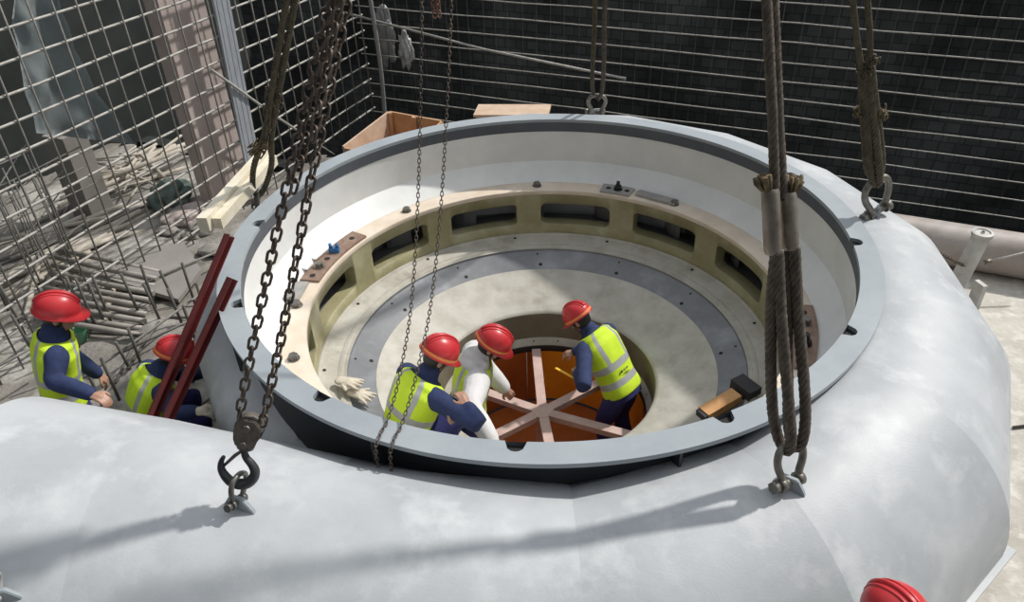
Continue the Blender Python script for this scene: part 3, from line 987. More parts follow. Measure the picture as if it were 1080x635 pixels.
for p in (A + (B - A) * .96 + ex * .06, B + ex * .5 - D * .04):
    bm = bmesh.new(); bar(bm, p + Vector((0, 0, GZ)), p + Vector((0, 0, top)), .05, .05, (1, 0, 0)); obj('corner_post', bm, M['ply'], cr)
cr2 = thing('wooden_crate', (-.2, 3.8, GZ), 'closed pale plywood crate whose lid shows behind the flange, left of the far shackle', 'crate')
a0 = Vector((-.62, 3.72, 0)); e1 = Vector((.85, -.09, 0)); e2 = Vector((.05, .32, 0))
bm = bmesh.new()
box(bm, a0 + e1 / 2 + e2 / 2 + Vector((0, 0, (GZ - .515) / 2)), .85, .30, -.515 - GZ, e1, e2)
obj('crate_body', bm, M['plypale'], cr2, bevel=.008)
bm = bmesh.new()
box(bm, a0 + e1 / 2 + e2 / 2 + Vector((0, 0, -.5)), .90, .36, .03, e1, e2)
obj('lid', bm, M['plypale'], cr2, bevel=.005)

# right hand side: big pipe, post, guy chain, wedge
pd = Vector((math.cos(math.radians(-25)), math.sin(math.radians(-25)), 0))
pc = Vector((4.62, 2.28, GZ + .245))
bp = thing('steel_pipe', (pc.x, pc.y, GZ), 'fat pinkish brown steel pipe lying on the ground along the back fence at right', 'pipe')
bm = bmesh.new()
a, b, d = frame(pd)
prev = None
for s, rr in ((-2.2, .22), (-2.2, .245), (3.0, .245), (3.0, .22)):
    r_ = ring(bm, pc + pd * s, a, b, rr, rr, 40)
    if prev:
        for f in bridge(bm, prev, r_): f.smooth = True
    prev = r_
bmesh.ops.recalc_face_normals(bm, faces=bm.faces)
obj('pipe_barrel', bm, M['bigpipe'], bp, smooth='auto')
for s in (-.75, .9):
    bm = bmesh.new()
    pts = [pc + pd * s + a * (  .246 * math.cos(t)) + b * (  .246 * math.sin(t)) for t in np.linspace(0, 2 * PI, 41)]
    tube(bm, pts, .006, 6, cap=False)
    obj('weld_seam', bm, M['bigpipe'], bp)
base = at(1003, 312, GZ); base.z = GZ
po = thing('post', base, 'scuffed white round steel post with a rimmed top standing right of the casing', 'post')
lean = Vector((.13, .05, 0))
bm = bmesh.new()
tube(bm, [base, base + lean + Vector((0, 0, .72))], [.088, .088], 28)
obj('shaft', bm, M['postwhite'], po, smooth='auto')
bm = bmesh.new()
tc_ = base + lean + Vector((0, 0, .70))
for v0, v1 in (((.09, 0), (.102, .01)), ((.102, .01), (.102, .05)), ((.102, .05), (.075, .056)), ((.075, .056), (.068, .042)), ((.068, .042), (.022, .042)), ((.022, .042), (.015, .06))):
    r1 = ring(bm, tc_ + Vector((0, 0, v0[1])), Vector((1, 0, 0)), Vector((0, 1, 0)), v0[0], v0[0], 28)
    r2 = ring(bm, tc_ + Vector((0, 0, v1[1])), Vector((1, 0, 0)), Vector((0, 1, 0)), v1[0], v1[0], 28)
    bridge(bm, r1, r2)
obj('cap', bm, M['postwhite'], po, smooth='auto')
bm = bmesh.new()
pts1 = [base + lean * .1 + Vector((.091 * math.cos(t), .091 * math.sin(t), .04)) for t in np.linspace(-2.6, -.9, 12)]
pts2 = [p + Vector((0, 0, .09)) for p in pts1]
v1 = [bm.verts.new(p) for p in pts1]; v2 = [bm.verts.new(p) for p in pts2]
for i in range(11): bm.faces.new((v1[i], v1[i + 1], v2[i + 1], v2[i]))
obj('label', bm, mat('blue_label', (.03, .07, .33), .5), po)
bm = bmesh.new()
wb = at(1026, 322, GZ + .02); wb.z = GZ
box(bm, wb + Vector((0, 0, .15)), .05, .13, .30, (1, .2, 0), (-.2, 1, .0))
tag(obj('wooden_block', bm, M['postwhite'], bevel=.01), 'off white upright wooden block on the concrete just right of the white post', 'block')
bm = bmesh.new()
wq = at(1074, 452, GZ); wq.z = GZ + .014
tube(bm, [wq - Vector((.05, .0, 0)), wq + Vector((1.0, .12, 0))], .014, 8)
tag(obj('loose_rod', bm, M['rebardark']), 'dark rod lying on the concrete at the right edge', 'rod')
#PART3
# ------------------------------------------------------------------ rigging
def rope_mesh(bm, path, R, strands=6, pitch=None, n=6, ph=0.0, step=None):
    """laid rope: strands wound round a path"""
    pts = [Vector(p) for p in path]
    L = [0]
    for a, b in zip(pts, pts[1:]): L.append(L[-1] + (b - a).length)
    tot = L[-1]
    pitch = pitch or R * 9
    step = step or pitch / 10
    m = max(4, int(tot / step))
    samp = []
    j = 0
    for i in range(m + 1):
        s = tot * i / m
        while j < len(L) - 2 and L[j + 1] < s: j += 1
        u = (s - L[j]) / max(1e-9, L[j + 1] - L[j])
        samp.append((s, pts[j].lerp(pts[j + 1], u)))
    fr = []
    a = None
    for i, (s, p) in enumerate(samp):
        d = (samp[min(i + 1, m)][1] - samp[max(i - 1, 0)][1]).normalized()
        if a is None: a, b, _ = frame(d)
        else:
            a = (a - d * a.dot(d)).normalized(); b = d.cross(a)
        fr.append((a.copy(), b.copy()))
    rs = R * .40
    for k in range(strands):
        line = []
        for (s, p), (a, b) in zip(samp, fr):
            t = ph + 2 * PI * (k / strands + s / pitch)
            line.append(p + a * ((R - rs) * math.cos(t)) + b * ((R - rs) * math.sin(t)))
        tube(bm, line, rs, n)
    return bm

def shackle(label, eye, up, side, s, m, group=None):
    """bow shackle: pin through the lug's eye, bow reaching along up; side is the pin direction"""
    t = thing('shackle', eye, label, 'shackle', group)
    up = Vector(up).normalized(); side = Vector(side); side = (side - up * side.dot(up)).normalized(); f = up.cross(side)
    eye = Vector(eye)
    loc = [(-.30, 0), (-.31, .22), (-.42, .52), (-.44, .78), (-.33, 1.03), (0, 1.16), (.33, 1.03), (.44, .78), (.42, .52), (.31, .22), (.30, 0)]
    pts = smoothpath([eye + side * (x * s) + up * (y * s) for x, y in loc], 6)
    bm = bmesh.new()
    tube(bm, pts, .105 * s, 12, ref=f)
    obj('bow', bm, m, t)
    for sg in (-1, 1):
        bm = bmesh.new()
        tube(bm, [eye + side * (sg * .20 * s), eye + side * (sg * .40 * s)], .19 * s, 16)
        obj('bow_eye', bm, m, t, bevel=.003)
    bm = bmesh.new()
    tube(bm, [eye - side * .50 * s, eye + side * .44 * s], .115 * s, 12)
    tube(bm, [eye - side * .62 * s, eye - side * .46 * s], .17 * s, 6)
    obj('pin', bm, m, t)
    return eye + up * (1.02 * s)

def along(P, s): return P + (HOOKPT - P) * s
EYE = {k: p + Vector((0, 0, .045)) for k, p in LUG.items()}
def dirup(k): return (HOOKPT - LUG[k]).normalized()

# near right sling: the largest
P = EYE['near right']; u = dirup('near right')
crown = shackle('large worn grey bow shackle on the near right lug of the casing', P, u + Vector((.05, 0, 0)), (.9, .45, 0), .185, M['shackle'])
t = thing('wire_rope_sling', crown, 'thick brown wire rope sling with metal sleeves in front, right of centre', 'wire rope')
sx_ = Vector((.93, .36, 0)); sx_ = (sx_ - u * sx_.dot(u)).normalized(); fy = u.cross(sx_)
H0 = crown; LT = 2.45
sl0, sl1 = 1.0, 1.27
for k, (o, w) in enumerate(((-.047, -1), (.047, 1))):
    # loop: two falls per eye, over the shackle crown
    bm = bmesh.new()
    pts = [H0 + u * sl0 + sx_ * o * .95 + fy * .02 * w, H0 + u * .7 + sx_ * (o * 1.0 - .012) + fy * .02, H0 + u * .25 + sx_ * (o * 1.0 - .012) + fy * .045, H0 + u * .06 + sx_ * o * .75 + fy * .05, H0 - u * .012 + sx_ * o * .6, H0 + u * .06 + sx_ * o * .75 - fy * .05,
           H0 + u * .25 + sx_ * (o * 1.0 + .012) - fy * .045, H0 + u * .7 + sx_ * (o * 1.0 + .012) - fy * .02, H0 + u * sl0 + sx_ * (o * .95 + .01) - fy * .02]
    rope_mesh(bm, smoothpath(pts, 8), .028, 6, .21, 6, ph=k)
    obj('rope_eye', bm, M['rope'], t)
    bm = bmesh.new()
    a_ = H0 + u * (sl0 - .02) + sx_ * o; b_ = H0 + u * (sl1 - .03 * k) + sx_ * o * .95
    rr1, rr2 = [], []
    prev = None
    for q in (0, .06, .5, .94, 1):
        r_ = ring(bm, a_.lerp(b_, q), sx_, fy, .036 if 0 < q < 1 else .031, .045 if 0 < q < 1 else .04, 20)
        if prev: bridge(bm, prev, r_)
        else: bm.faces.new(list(reversed(r_)))
        prev = r_
    bm.faces.new(prev)
    bmesh.ops.recalc_face_normals(bm, faces=bm.faces)
    obj('metal_sleeve', bm, M['sleeve'], t, smooth='auto')
    # frayed end sticking out of the sleeve
    bm = bmesh.new()
    for q in range(44):
        an = rnd.uniform(0, 2 * PI); rr = rnd.uniform(.2, 1) * .034
        c_ = b_ + sx_ * (.018 * w)
        tube(bm, [c_ + sx_ * rr * math.cos(an) * .7 + fy * rr * math.sin(an) * .7, c_ + u * rnd.uniform(.035, .075) + sx_ * (rr * math.cos(an) * 1.3 + .014 * w) + fy * rr * 1.3 * math.sin(an)], .0075, 5)
    obj('frayed_end', bm, M['fray'], t)
    bm = bmesh.new()
    rope_mesh(bm, [H0 + u * (sl1 - .06) + sx_ * o * .45, H0 + u * (sl1 + .3) + sx_ * o * .5 + fy * .01 * w, H0 + u * (sl1 + 2.2) + sx_ * o * .48], .0235, 6, .2, 6, ph=k * 2)
    obj('standing_rope', bm, M['rope'], t)

shackle('small pale shackle on the lug at the lower left corner of the casing', EL6 + Vector((0, 0, .04)), (.1, .35, .9), (-.25, 1, 0), .085, M['postwhite'])
# far right sling
P = EYE['far right']; u = dirup('far right')
crown = shackle('grey bow shackle on the far right lug beside the pipe', P, u, (.8, .3, 0), .25, M['shackle'])
t = thing('wire_rope_sling', crown, 'brown wire rope sling with frayed splice at far right, in front of the fence', 'wire rope')
sx_ = Vector((.9, -.3, 0)); sx_ = (sx_ - u * sx_.dot(u)).normalized(); fy = u.cross(sx_)
for k, w in enumerate((-1, 1)):
    bm = bmesh.new()
    pts = [crown + u * .95 + sx_ * .03 * w, crown + u * .55 + sx_ * .042 * w, crown + u * .2 + sx_ * .05 * w + fy * .03 * w, crown + u * .04 + sx_ * .03 * w + fy * .035, crown - u * .01 + sx_ * .012 * w, crown + u * .04 + sx_ * .02 * w - fy * .035, crown + u * .2 + sx_ * .03 * w - fy * .045, crown + u * .55 + sx_ * .02 * w - fy * .03, crown + u * .95 + sx_ * .01 * w]
    rope_mesh(bm, smoothpath(pts, 7), .030, 6, .22, 6, ph=k)
    obj('rope_eye', bm, M['oldrope'], t)
    bm = bmesh.new()
    rope_mesh(bm, [crown + u * .9 + sx_ * .025 * w, crown + u * 1.2 + sx_ * .04 * w, crown + u * 2.6 + sx_ * .05 * w], .022, 6, .17, 6, ph=k)
    obj('standing_rope', bm, M['oldrope'], t)
for cpos, spread, nn, mm in ((crown + u * .56 + sx_ * .065, .03, 54, 'fray'), (crown + u * .60 - sx_ * .065, .028, 44, 'fray'), (crown + u * .98 + sx_ * .045, .032, 40, 'oldrope'), (crown + u * .9 - sx_ * .02, .04, 40, 'oldrope')):
    bm = bmesh.new()
    for q in range(nn):
        a_ = cpos + Vector((rnd.gauss(0, .5), rnd.gauss(0, .5), rnd.gauss(0, .5))) * spread
        tube(bm, [a_, a_ + u * rnd.uniform(.02, .06) + sx_ * rnd.uniform(-.025, .025) + fy * rnd.uniform(-.02, .02)], .0065, 5)
    obj('frayed_strands', bm, M[mm], t)

# far sling
P = EYE['far']; u = dirup('far')
crown = shackle('grey bow shackle standing on the rim at the far side of the ring', P, u, (.95, -.1, 0), .20, M['shackle'])
t = thing('wire_rope_sling', crown, 'pair of dark wire ropes rising from the shackle at the far side', 'wire rope')
for k, w in enumerate((-1, 1)):
    bm = bmesh.new()
    rope_mesh(bm, smoothpath([crown + Vector((0, -.035 * w, -.015)), crown + u * .06 + Vector((.04 * w, -.02 * w, 0)), crown + u * .3 + Vector((.055 * w, 0, 0)), crown + u * 1.0 + Vector((.045 * w, 0, 0)), crown + u * 2.6 + Vector((.03 * w, 0, 0))], 6), .023, 6, .18, 6, ph=k)
    obj('standing_rope', bm, M['oldrope' if w < 0 else 'rope'], t)

# far left sling
P = EYE['far left']; u = dirup('far left')
crown = shackle('dark shackle hidden behind the timber beam at the left rim', P, u, (.3, -.9, 0), .17, M['darkshackle'])
t = thing('wire_rope_sling', crown, 'dark frayed wire rope sling at far left, passing behind the timber beam', 'wire rope')
sx_ = Vector((.85, .5, 0)); sx_ = (sx_ - u * sx_.dot(u)).normalized(); fy = u.cross(sx_)
for k, w in enumerate((-1, 1)):
    bm = bmesh.new()
    pts = [crown + Vector((0, 0, -.01)), crown + u * .08 + sx_ * .05 * w, crown + u * .32 + sx_ * .075 * w, crown + u * .6 + sx_ * .035 * w, crown + u * .85 + sx_ * .025 * w, crown + u * 1.2 + sx_ * .03 * w, crown + u * 2.6 + sx_ * .03 * w]
    rope_mesh(bm, smoothpath(pts, 8), .026, 6, .18, 6, ph=k * 1.3)
    obj('standing_rope', bm, M['oldrope'], t)
bm = bmesh.new()
for q in range(60):
    a_ = crown + u * rnd.uniform(.48, .62) - sx_ * rnd.uniform(.0, .09) + fy * rnd.uniform(-.05, .05)
    tube(bm, [a_, a_ - u * rnd.uniform(.02, .08) - sx_ * rnd.uniform(.0, .06) + fy * rnd.uniform(-.03, .03)], .007, 5)
obj('frayed_strands', bm, M['fray'], t)
bm = bmesh.new()
for q in range(50):
    a_ = crown + u * rnd.uniform(.6, 1.0) + sx_ * rnd.uniform(-.05, .05) + fy * rnd.uniform(-.05, .05)
    tube(bm, [a_, a_ + u * rnd.uniform(.05, .14) + sx_ * rnd.uniform(-.03, .03)], .008, 5)
obj('splice_wrap', bm, M['oldrope'], t)

# chains
def chain_mesh(bm, path, ln, wd, wire, n=7, seg=16, roll=0.0):
    pts = [Vector(p) for p in path]
    L = [0]
    for a, b in zip(pts, pts[1:]): L.append(L[-1] + (b - a).length)
    pit = ln - 2 * wire
    m = int(L[-1] / pit)
    a = None; j = 0
    for i in range(m):
        s = (i + .5) * pit
        while j < len(L) - 2 and L[j + 1] < s: j += 1
        q = (s - L[j]) / (L[j + 1] - L[j])
        p = pts[j].lerp(pts[j + 1], q)
        d = (pts[j + 1] - pts[j]).normalized()
        if a is None: a, b, _ = frame(d)
        else: a = (a - d * a.dot(d)).normalized(); b = d.cross(a)
        an = roll + (i % 2) * PI / 2
        A = a * math.cos(an) + b * math.sin(an); N = d.cross(A)
        hl, hw = ln / 2 - wire / 2, wd / 2 - wire / 2
        st = hl - hw
        rings_ = []
        for k in range(seg):
            t = 2 * PI * k / seg
            c, s_ = math.cos(t), math.sin(t)
            q_ = p + A * (hw * c) + d * (hw * s_ + (st if s_ >= 0 else -st))
            rd = (A * c + d * s_).normalized()
            rings_.append(ring(bm, q_, rd, N, wire / 2, wire / 2, n))
        for k in range(seg):
            for f in bridge(bm, rings_[k], rings_[(k + 1) % seg]): f.smooth = True
    return bm
P = EYE['near left']; u = (along(P, .40) + RT * .11 - P).normalized()
sh_up = (u + Vector((-.05, .1, .3))).normalized()
crown = shackle('grey bow shackle on the near left lug, holding the black hook', P, sh_up, (.35, .94, 0), .125, M['darkshackle'])
ch = thing('chain_hoist', crown, 'brown chain hoist with black hook in the left foreground, two chain falls', 'chain hoist')
rx = RT - u * RT.dot(u); rx.normalize(); fz = u.cross(rx)
bm = bmesh.new()
KH = .76
hp = [(-.115, .13, .012), (-.125, .09, .018), (-.118, .045, .024), (-.09, 0.005, .029), (-.045, -.028, .033), (.005, -.032, .036), (.055, -.012, .036), (.085, .035, .034), (.085, .085, .031), (.055, .125, .027), (.02, .155, .024), (.0, .19, .022), (.0, .235, .022)]
pth = [crown - u * .01 + rx * (x * KH) + u * (y * KH) for x, y, r in hp]
sp = smoothpath(pth, 5)
rad = []
for i in range(len(hp) - 1):
    for k in range(5): rad.append((hp[i][2] + (hp[i + 1][2] - hp[i][2]) * k / 5) * .72)
rad.append(hp[-1][2] * .72)
tube(bm, sp, rad, 14, ref=fz)
obj('hook', bm, M['hook'], ch)
bm = bmesh.new()
tube(bm, [crown + u * .155, crown - rx * .04 + u * .105, crown - rx * .08 + u * .04], [.007, .009, .007], 6)
obj('safety_latch', bm, M['block'], ch)
bc = crown + u * .25
for sg in (-1, 1):
    bm = bmesh.new()
    outl = [(x_ * .84, y_ * .84) for x_, y_ in [(-.045, -.085), (.045, -.085), (.062, -.05), (.075, .0), (.07, .055), (.035, .085), (-.03, .085), (-.062, .05), (-.07, 0), (-.062, -.05)]]
    A_ = [bm.verts.new(bc + rx * x + u * y + fz * (sg * .045)) for x, y in outl]
    B_ = [bm.verts.new(bc + rx * x + u * y + fz * (sg * .030)) for x, y in outl]
    bm.faces.new(A_); bm.faces.new(list(reversed(B_)))
    for i in range(len(outl)): bm.faces.new((A_[i], B_[i], B_[(i + 1) % len(outl)], A_[(i + 1) % len(outl)]))
    bmesh.ops.recalc_face_normals(bm, faces=bm.faces)
    cheek = obj('block_cheek', bm, M['block'], ch, bevel=.005)
    for y in (.03, -.055):
        bm = bmesh.new()
        tube(bm, [bc + u * y + fz * (sg * .04), bc + u * y + fz * (sg * .058)], .018, 6)
        obj('bolt', bm, M['shackle'], cheek)
bm = bmesh.new()
tube(bm, [bc + u * .02 - fz * .028, bc + u * .02 - fz * .01, bc + u * .02 + fz * .01, bc + u * .02 + fz * .028], [.062, .05, .05, .062], 24)
obj('sheave', bm, M['block'], ch)
bm = bmesh.new()
tube(bm, [crown + u * .16, crown + u * .19], [.04, .045], 14)
obj('swivel', bm, M['hook'], ch)
TOP = along(EYE['near left'], .40) + RT * .11
for o0, o1 in ((-.055, -.035), (.055, .025)):
    bm = bmesh.new()
    chain_mesh(bm, smoothpath([bc + u * .04 + rx * o0, bc + u * .5 + rx * (o0 * 1.05), bc + u * 1.3 + rx * (o0 * .8), TOP + rx * o1], 10), .078, .052, .0135, 7, 14, roll=.5)
    obj('load_chain', bm, M['chain'], ch)
bm = bmesh.new()
q0 = bc + u * 1.12
chain_mesh(bm, smoothpath([q0 - rx * .03 + fz * .05, q0 + u * .5 - rx * .015 + fz * .05, TOP + fz * .05], 10), .078, .052, .0135, 7, 14, roll=.1)
obj('slack_chain', bm, M['chain'], ch)
bm = bmesh.new()
chain_mesh(bm, smoothpath([q0 + u * .25 + rx * .03 - fz * .05, q0 + u * .6 + rx * .025 - fz * .05, TOP + rx * .03 - fz * .05], 10), .078, .052, .0135, 7, 14, roll=.7)
obj('slack_chain', bm, M['chain'], ch)

# thin hand chain loop over the near rim
hc = thing('hand_chain', Vector((-.95, -2.35, .0)), 'thin hand chain loop hanging in two strands and draped over the near left rim', 'hand chain')
ra_ = [Vector((-.66, -.55, 2.35)), Vector((-.70, -.75, 1.78)), Vector((-.77, -1.18, .95)), Vector((-.83, -1.56, .44)), Vector((-.90, -1.86, .16)), Vector((-.96, -2.04, .02)), Vector((-.985, -2.12, .010)), Vector((-1.0, -2.19, .006)), Vector((-1.01, -2.222, -.03)), Vector((-1.01, -2.225, -.17))]
rb_ = [Vector((-.49, -.55, 2.35)), Vector((-.54, -.75, 1.78)), Vector((-.635, -1.18, .95)), Vector((-.72, -1.56, .44)), Vector((-.81, -1.88, .16)), Vector((-.88, -2.08, .02)), Vector((-.905, -2.15, .010)), Vector((-.92, -2.22, .006)), Vector((-.93, -2.252, -.03)), Vector((-.94, -2.255, -.17))]
for r_ in (ra_, rb_):
    bm = bmesh.new()
    chain_mesh(bm, smoothpath(r_, 10), .036, .022, .006, 5, 10)
    obj('chain_strand', bm, M['chain'], hc)
bm = bmesh.new()
for o in (-.014, .014):
    chain_mesh(bm, [Vector((-.70 + o, .16, 2.2)), Vector((-.69 + o, .16, 1.52 + abs(o)))], .06, .04, .012, 6, 12, roll=.3 + o * 30)
tag(obj('chain_end', bm, mat('rusty_chain', (.2, .11, .08), .6, .3)), 'short rusty chain end hanging at the top edge between the two thin chains', 'chain')

# guy chain of the post
gc = thing('guy_chain', at(1040, 272, -1.62), 'thin guy wire with a turnbuckle tied to the white post', 'guy wire')
pa = base + Vector((.16, -.03, .42)); pb = at(1084, 261, -1.35) + Vector((.3, 0, .02))
bm = bmesh.new(); tube(bm, [pa, pb], .012, 7); obj('wire', bm, M['rebar'], gc)
bm = bmesh.new(); tube(bm, [pa + (pb - pa) * .06, pa + (pb - pa) * .14], .026, 10); obj('turnbuckle', bm, M['shackle'], gc)
bm = bmesh.new(); chain_mesh(bm, [pa + Vector((-.16, 0, -.02)), Vector((3.25, .75, -.62))], .06, .04, .011, 6, 10); obj('chain_strand', bm, M['chain'], gc)

# ------------------------------------------------------------------ loose things on and around the ring
def beam(name, p0, p1, w, h, m, label, cat, up=(0, 0, 1)):
    bm = bmesh.new()
    bar(bm, p0, p1, w, h, up)
    return tag(obj(name, bm, m, bevel=.005), label, cat)
wb0, wb1 = Vector((-2.60, .16, .065)), Vector((-2.44, 1.44, .065))
wt = thing('timber_beam', (wb0 + wb1) / 2 + Vector((0, 0, -.06)), 'pale sawn timber beam lying across the left rim of the flange', 'timber')
bm = bmesh.new(); bar(bm, wb0 - Vector((.035, 0, 0)), wb1 - Vector((.035, 0, 0)), .085, .12); obj('plank', bm, M['wood'], wt, bevel=.005)
bm = bmesh.new(); bar(bm, wb0 + Vector((.055, .05, -.02)), wb1 + Vector((.05, -.04, -.02)), .075, .09); obj('plank', bm, M['wood'], wt, bevel=.005)
rb0 = thing('steel_angle', Vector((-2.76, -1.45, -.72)), 'longer dark red primed steel angle leaning on the left rim of the flange', 'steel bar')
def angle_bar(t, p0, p1, w):
    p0, p1 = Vector(p0), Vector(p1)
    a, b, d = frame(p1 - p0, (1, -.4, .2))
    bm = bmesh.new()
    box(bm, (p0 + p1) / 2, w, .01, (p1 - p0).length, a, b, d)
    obj('web', bm, M['redsteel'], t)
    for s in (-1, 1):
        bm = bmesh.new()
        box(bm, (p0 + p1) / 2 + a * (s * (w / 2 - .005)) + b * (.022), .01, .045, (p1 - p0).length, a, b, d)
        obj('flange_lip', bm, M['redsteel'], t)
angle_bar(rb0, (-2.765, -1.44, -.70), at(240, 248, .25), .058)
rb1 = thing('steel_angle', Vector((-2.58, -1.40, -.58)), 'shorter dark red primed steel angle leaning on the left rim, nearer the ring', 'steel bar')
angle_bar(rb1, (-2.60, -1.46, -.60), at(243, 293, .17), .058)

# work gloves
def glove(label, p, yaw, flip, z):
    bm = bmesh.new()
    X = Vector((math.cos(yaw), math.sin(yaw), 0)); Y = Vector((-X.y, X.x, 0)) * flip; Z = Vector((0, 0, 1))
    def cap(a, b, r0, r1, fl=.55):
        a, b = Vector(a), Vector(b)
        pts = [a.lerp(b, q) for q in (0, .15, .5, .85, 1)]
        rs = [r0 * .5, r0, (r0 + r1) / 2, r1, r1 * .45]
        prev = None
        d = (b - a).normalized(); s = d.cross(Z).normalized(); u2 = s.cross(d)
        for q, r in zip(pts, rs):
            R_ = ring(bm, q, s, u2, r, r * fl, 12)
            if prev: bridge(bm, prev, R_)
            else: bm.faces.new(list(reversed(R_)))
            prev = R_
        bm.faces.new(prev)
    w = lambda x, y, zz: Vector(p) + X * x + Y * y + Z * (zz + z)
    cap(w(-.115, 0, 0), w(.045, 0, .012), .046, .052, .42)
    for k, (y, l, zz) in enumerate(((-.036, .075, .012), (-.012, .09, .02), (.013, .084, .016), (.036, .066, .006))):
        cap(w(.02, y, .012), w(.05 + l, y * 1.7, zz - .012), .0145, .013, .9)
    cap(w(-.03, -.04, .005), w(.035, -.095, -.002), .017, .014, .85)
    bmesh.ops.recalc_face_normals(bm, faces=bm.faces)
    o = obj('work_glove', bm, M['glove'], smooth=True)
    md = o.modifiers.new('remesh', 'REMESH'); md.mode = 'VOXEL'; md.voxel_size = .006; md.use_smooth_shade = True
    md = o.modifiers.new('smooth', 'SMOOTH'); md.iterations = 3
    return tag(o, label, 'glove')
glove('cream work glove lying palm down on the dish at near left, upper of the pair', (-1.60, -.42, -1.135), -.35, 1, .045)
glove('cream work glove on the dish at near left, half under the upper one', (-1.50, -.52, -1.17), -.5, -1, .03)

# mallet at the right of the dish
ml = thing('mallet', (1.42, -.66, -1.24), 'orange handled mallet with dark block head lying on the dish at right', 'mallet')
h0, h1 = at(742, 437, -1.19), at(786, 411, -1.15)
bm = bmesh.new(); bar(bm, h0, h1 - (h1 - h0) * .22, .11, .07); obj('handle', bm, M['handleorange'], ml, bevel=.008)
bm = bmesh.new(); dd = (h1 - h0).normalized(); bar(bm, h1 - Vector((-dd.y, dd.x, 0)) * .10 , h1 + Vector((-dd.y, dd.x, 0)) * .10, .13, .13); obj('head', bm, M['deskdark'], ml, bevel=.012)
bm = bmesh.new(); bar(bm, h0 - dd * .03, h0 + dd * .03, .10, .055); obj('end_cap', bm, M['deskdark'], ml, bevel=.006)
#PART4
# ------------------------------------------------------------------ people
def ell(bm, c, ax, ay, az, rx_, ry_, rz_, seg=20, rn=12):
    c = Vector(c)
    rows = []
    for i in range(1, rn):
        th = PI * i / rn
        rows.append([bm.verts.new(c + ax * (rx_ * math.sin(th) * math.cos(2 * PI * k / seg)) + ay * (ry_ * math.sin(th) * math.sin(2 * PI * k / seg)) + az * (rz_ * math.cos(th))) for k in range(seg)])
    top = bm.verts.new(c + az * rz_); bot = bm.verts.new(c - az * rz_)
    for r1, r2 in zip(rows, rows[1:]): bridge(bm, r2, r1)
    for k in range(seg):
        bm.faces.new((top, rows[0][k], rows[0][(k + 1) % seg])); bm.faces.new((bot, rows[-1][(k + 1) % seg], rows[-1][k]))

def limb(bm, pts, rad, n=14, flat=1.0, ref=None):
    """closed rounded limb through points with a radius at each"""
    pts = [Vector(p) for p in pts]
    sp = smoothpath(pts, 4)
    rr = []
    for i in range(len(pts) - 1):
        for k in range(4): rr.append(rad[i] + (rad[i + 1] - rad[i]) * k / 4)
    rr.append(rad[-1])
    d0 = (sp[0] - sp[1]).normalized(); d1 = (sp[-1] - sp[-2]).normalized()
    P_ = [sp[0] + d0 * rr[0] * .85, sp[0] + d0 * rr[0] * .5] + sp + [sp[-1] + d1 * rr[-1] * .5, sp[-1] + d1 * rr[-1] * .85]
    R_ = [rr[0] * .4, rr[0] * .8] + rr + [rr[-1] * .8, rr[-1] * .4]
    tube(bm, P_, R_, n, ref=ref)

def bez(P, t):
    a = [Vector(p) for p in P]
    while len(a) > 1: a = [x.lerp(y, t) for x, y in zip(a, a[1:])]
    return a[0]

TW = [(0.0, .155, .115), (.14, .172, .125), (.34, .160, .115), (.58, .178, .122), (.78, .192, .122), (.90, .160, .105), (1.0, .078, .074)]
def tw(t):
    for a, b in zip(TW, TW[1:]):
        if t <= b[0]:
            q = (t - a[0]) / (b[0] - a[0])
            q = q * q * (3 - 2 * q)
            return a[1] + (b[1] - a[1]) * q, a[2] + (b[2] - a[2]) * q
    return TW[-1][1:]

def remesh(o, vox, it=4, f=.5):
    m_ = o.modifiers.new('remesh', 'REMESH'); m_.mode = 'VOXEL'; m_.voxel_size = vox; m_.use_smooth_shade = True
    m_ = o.modifiers.new('smooth', 'SMOOTH'); m_.iterations = it; m_.factor = f

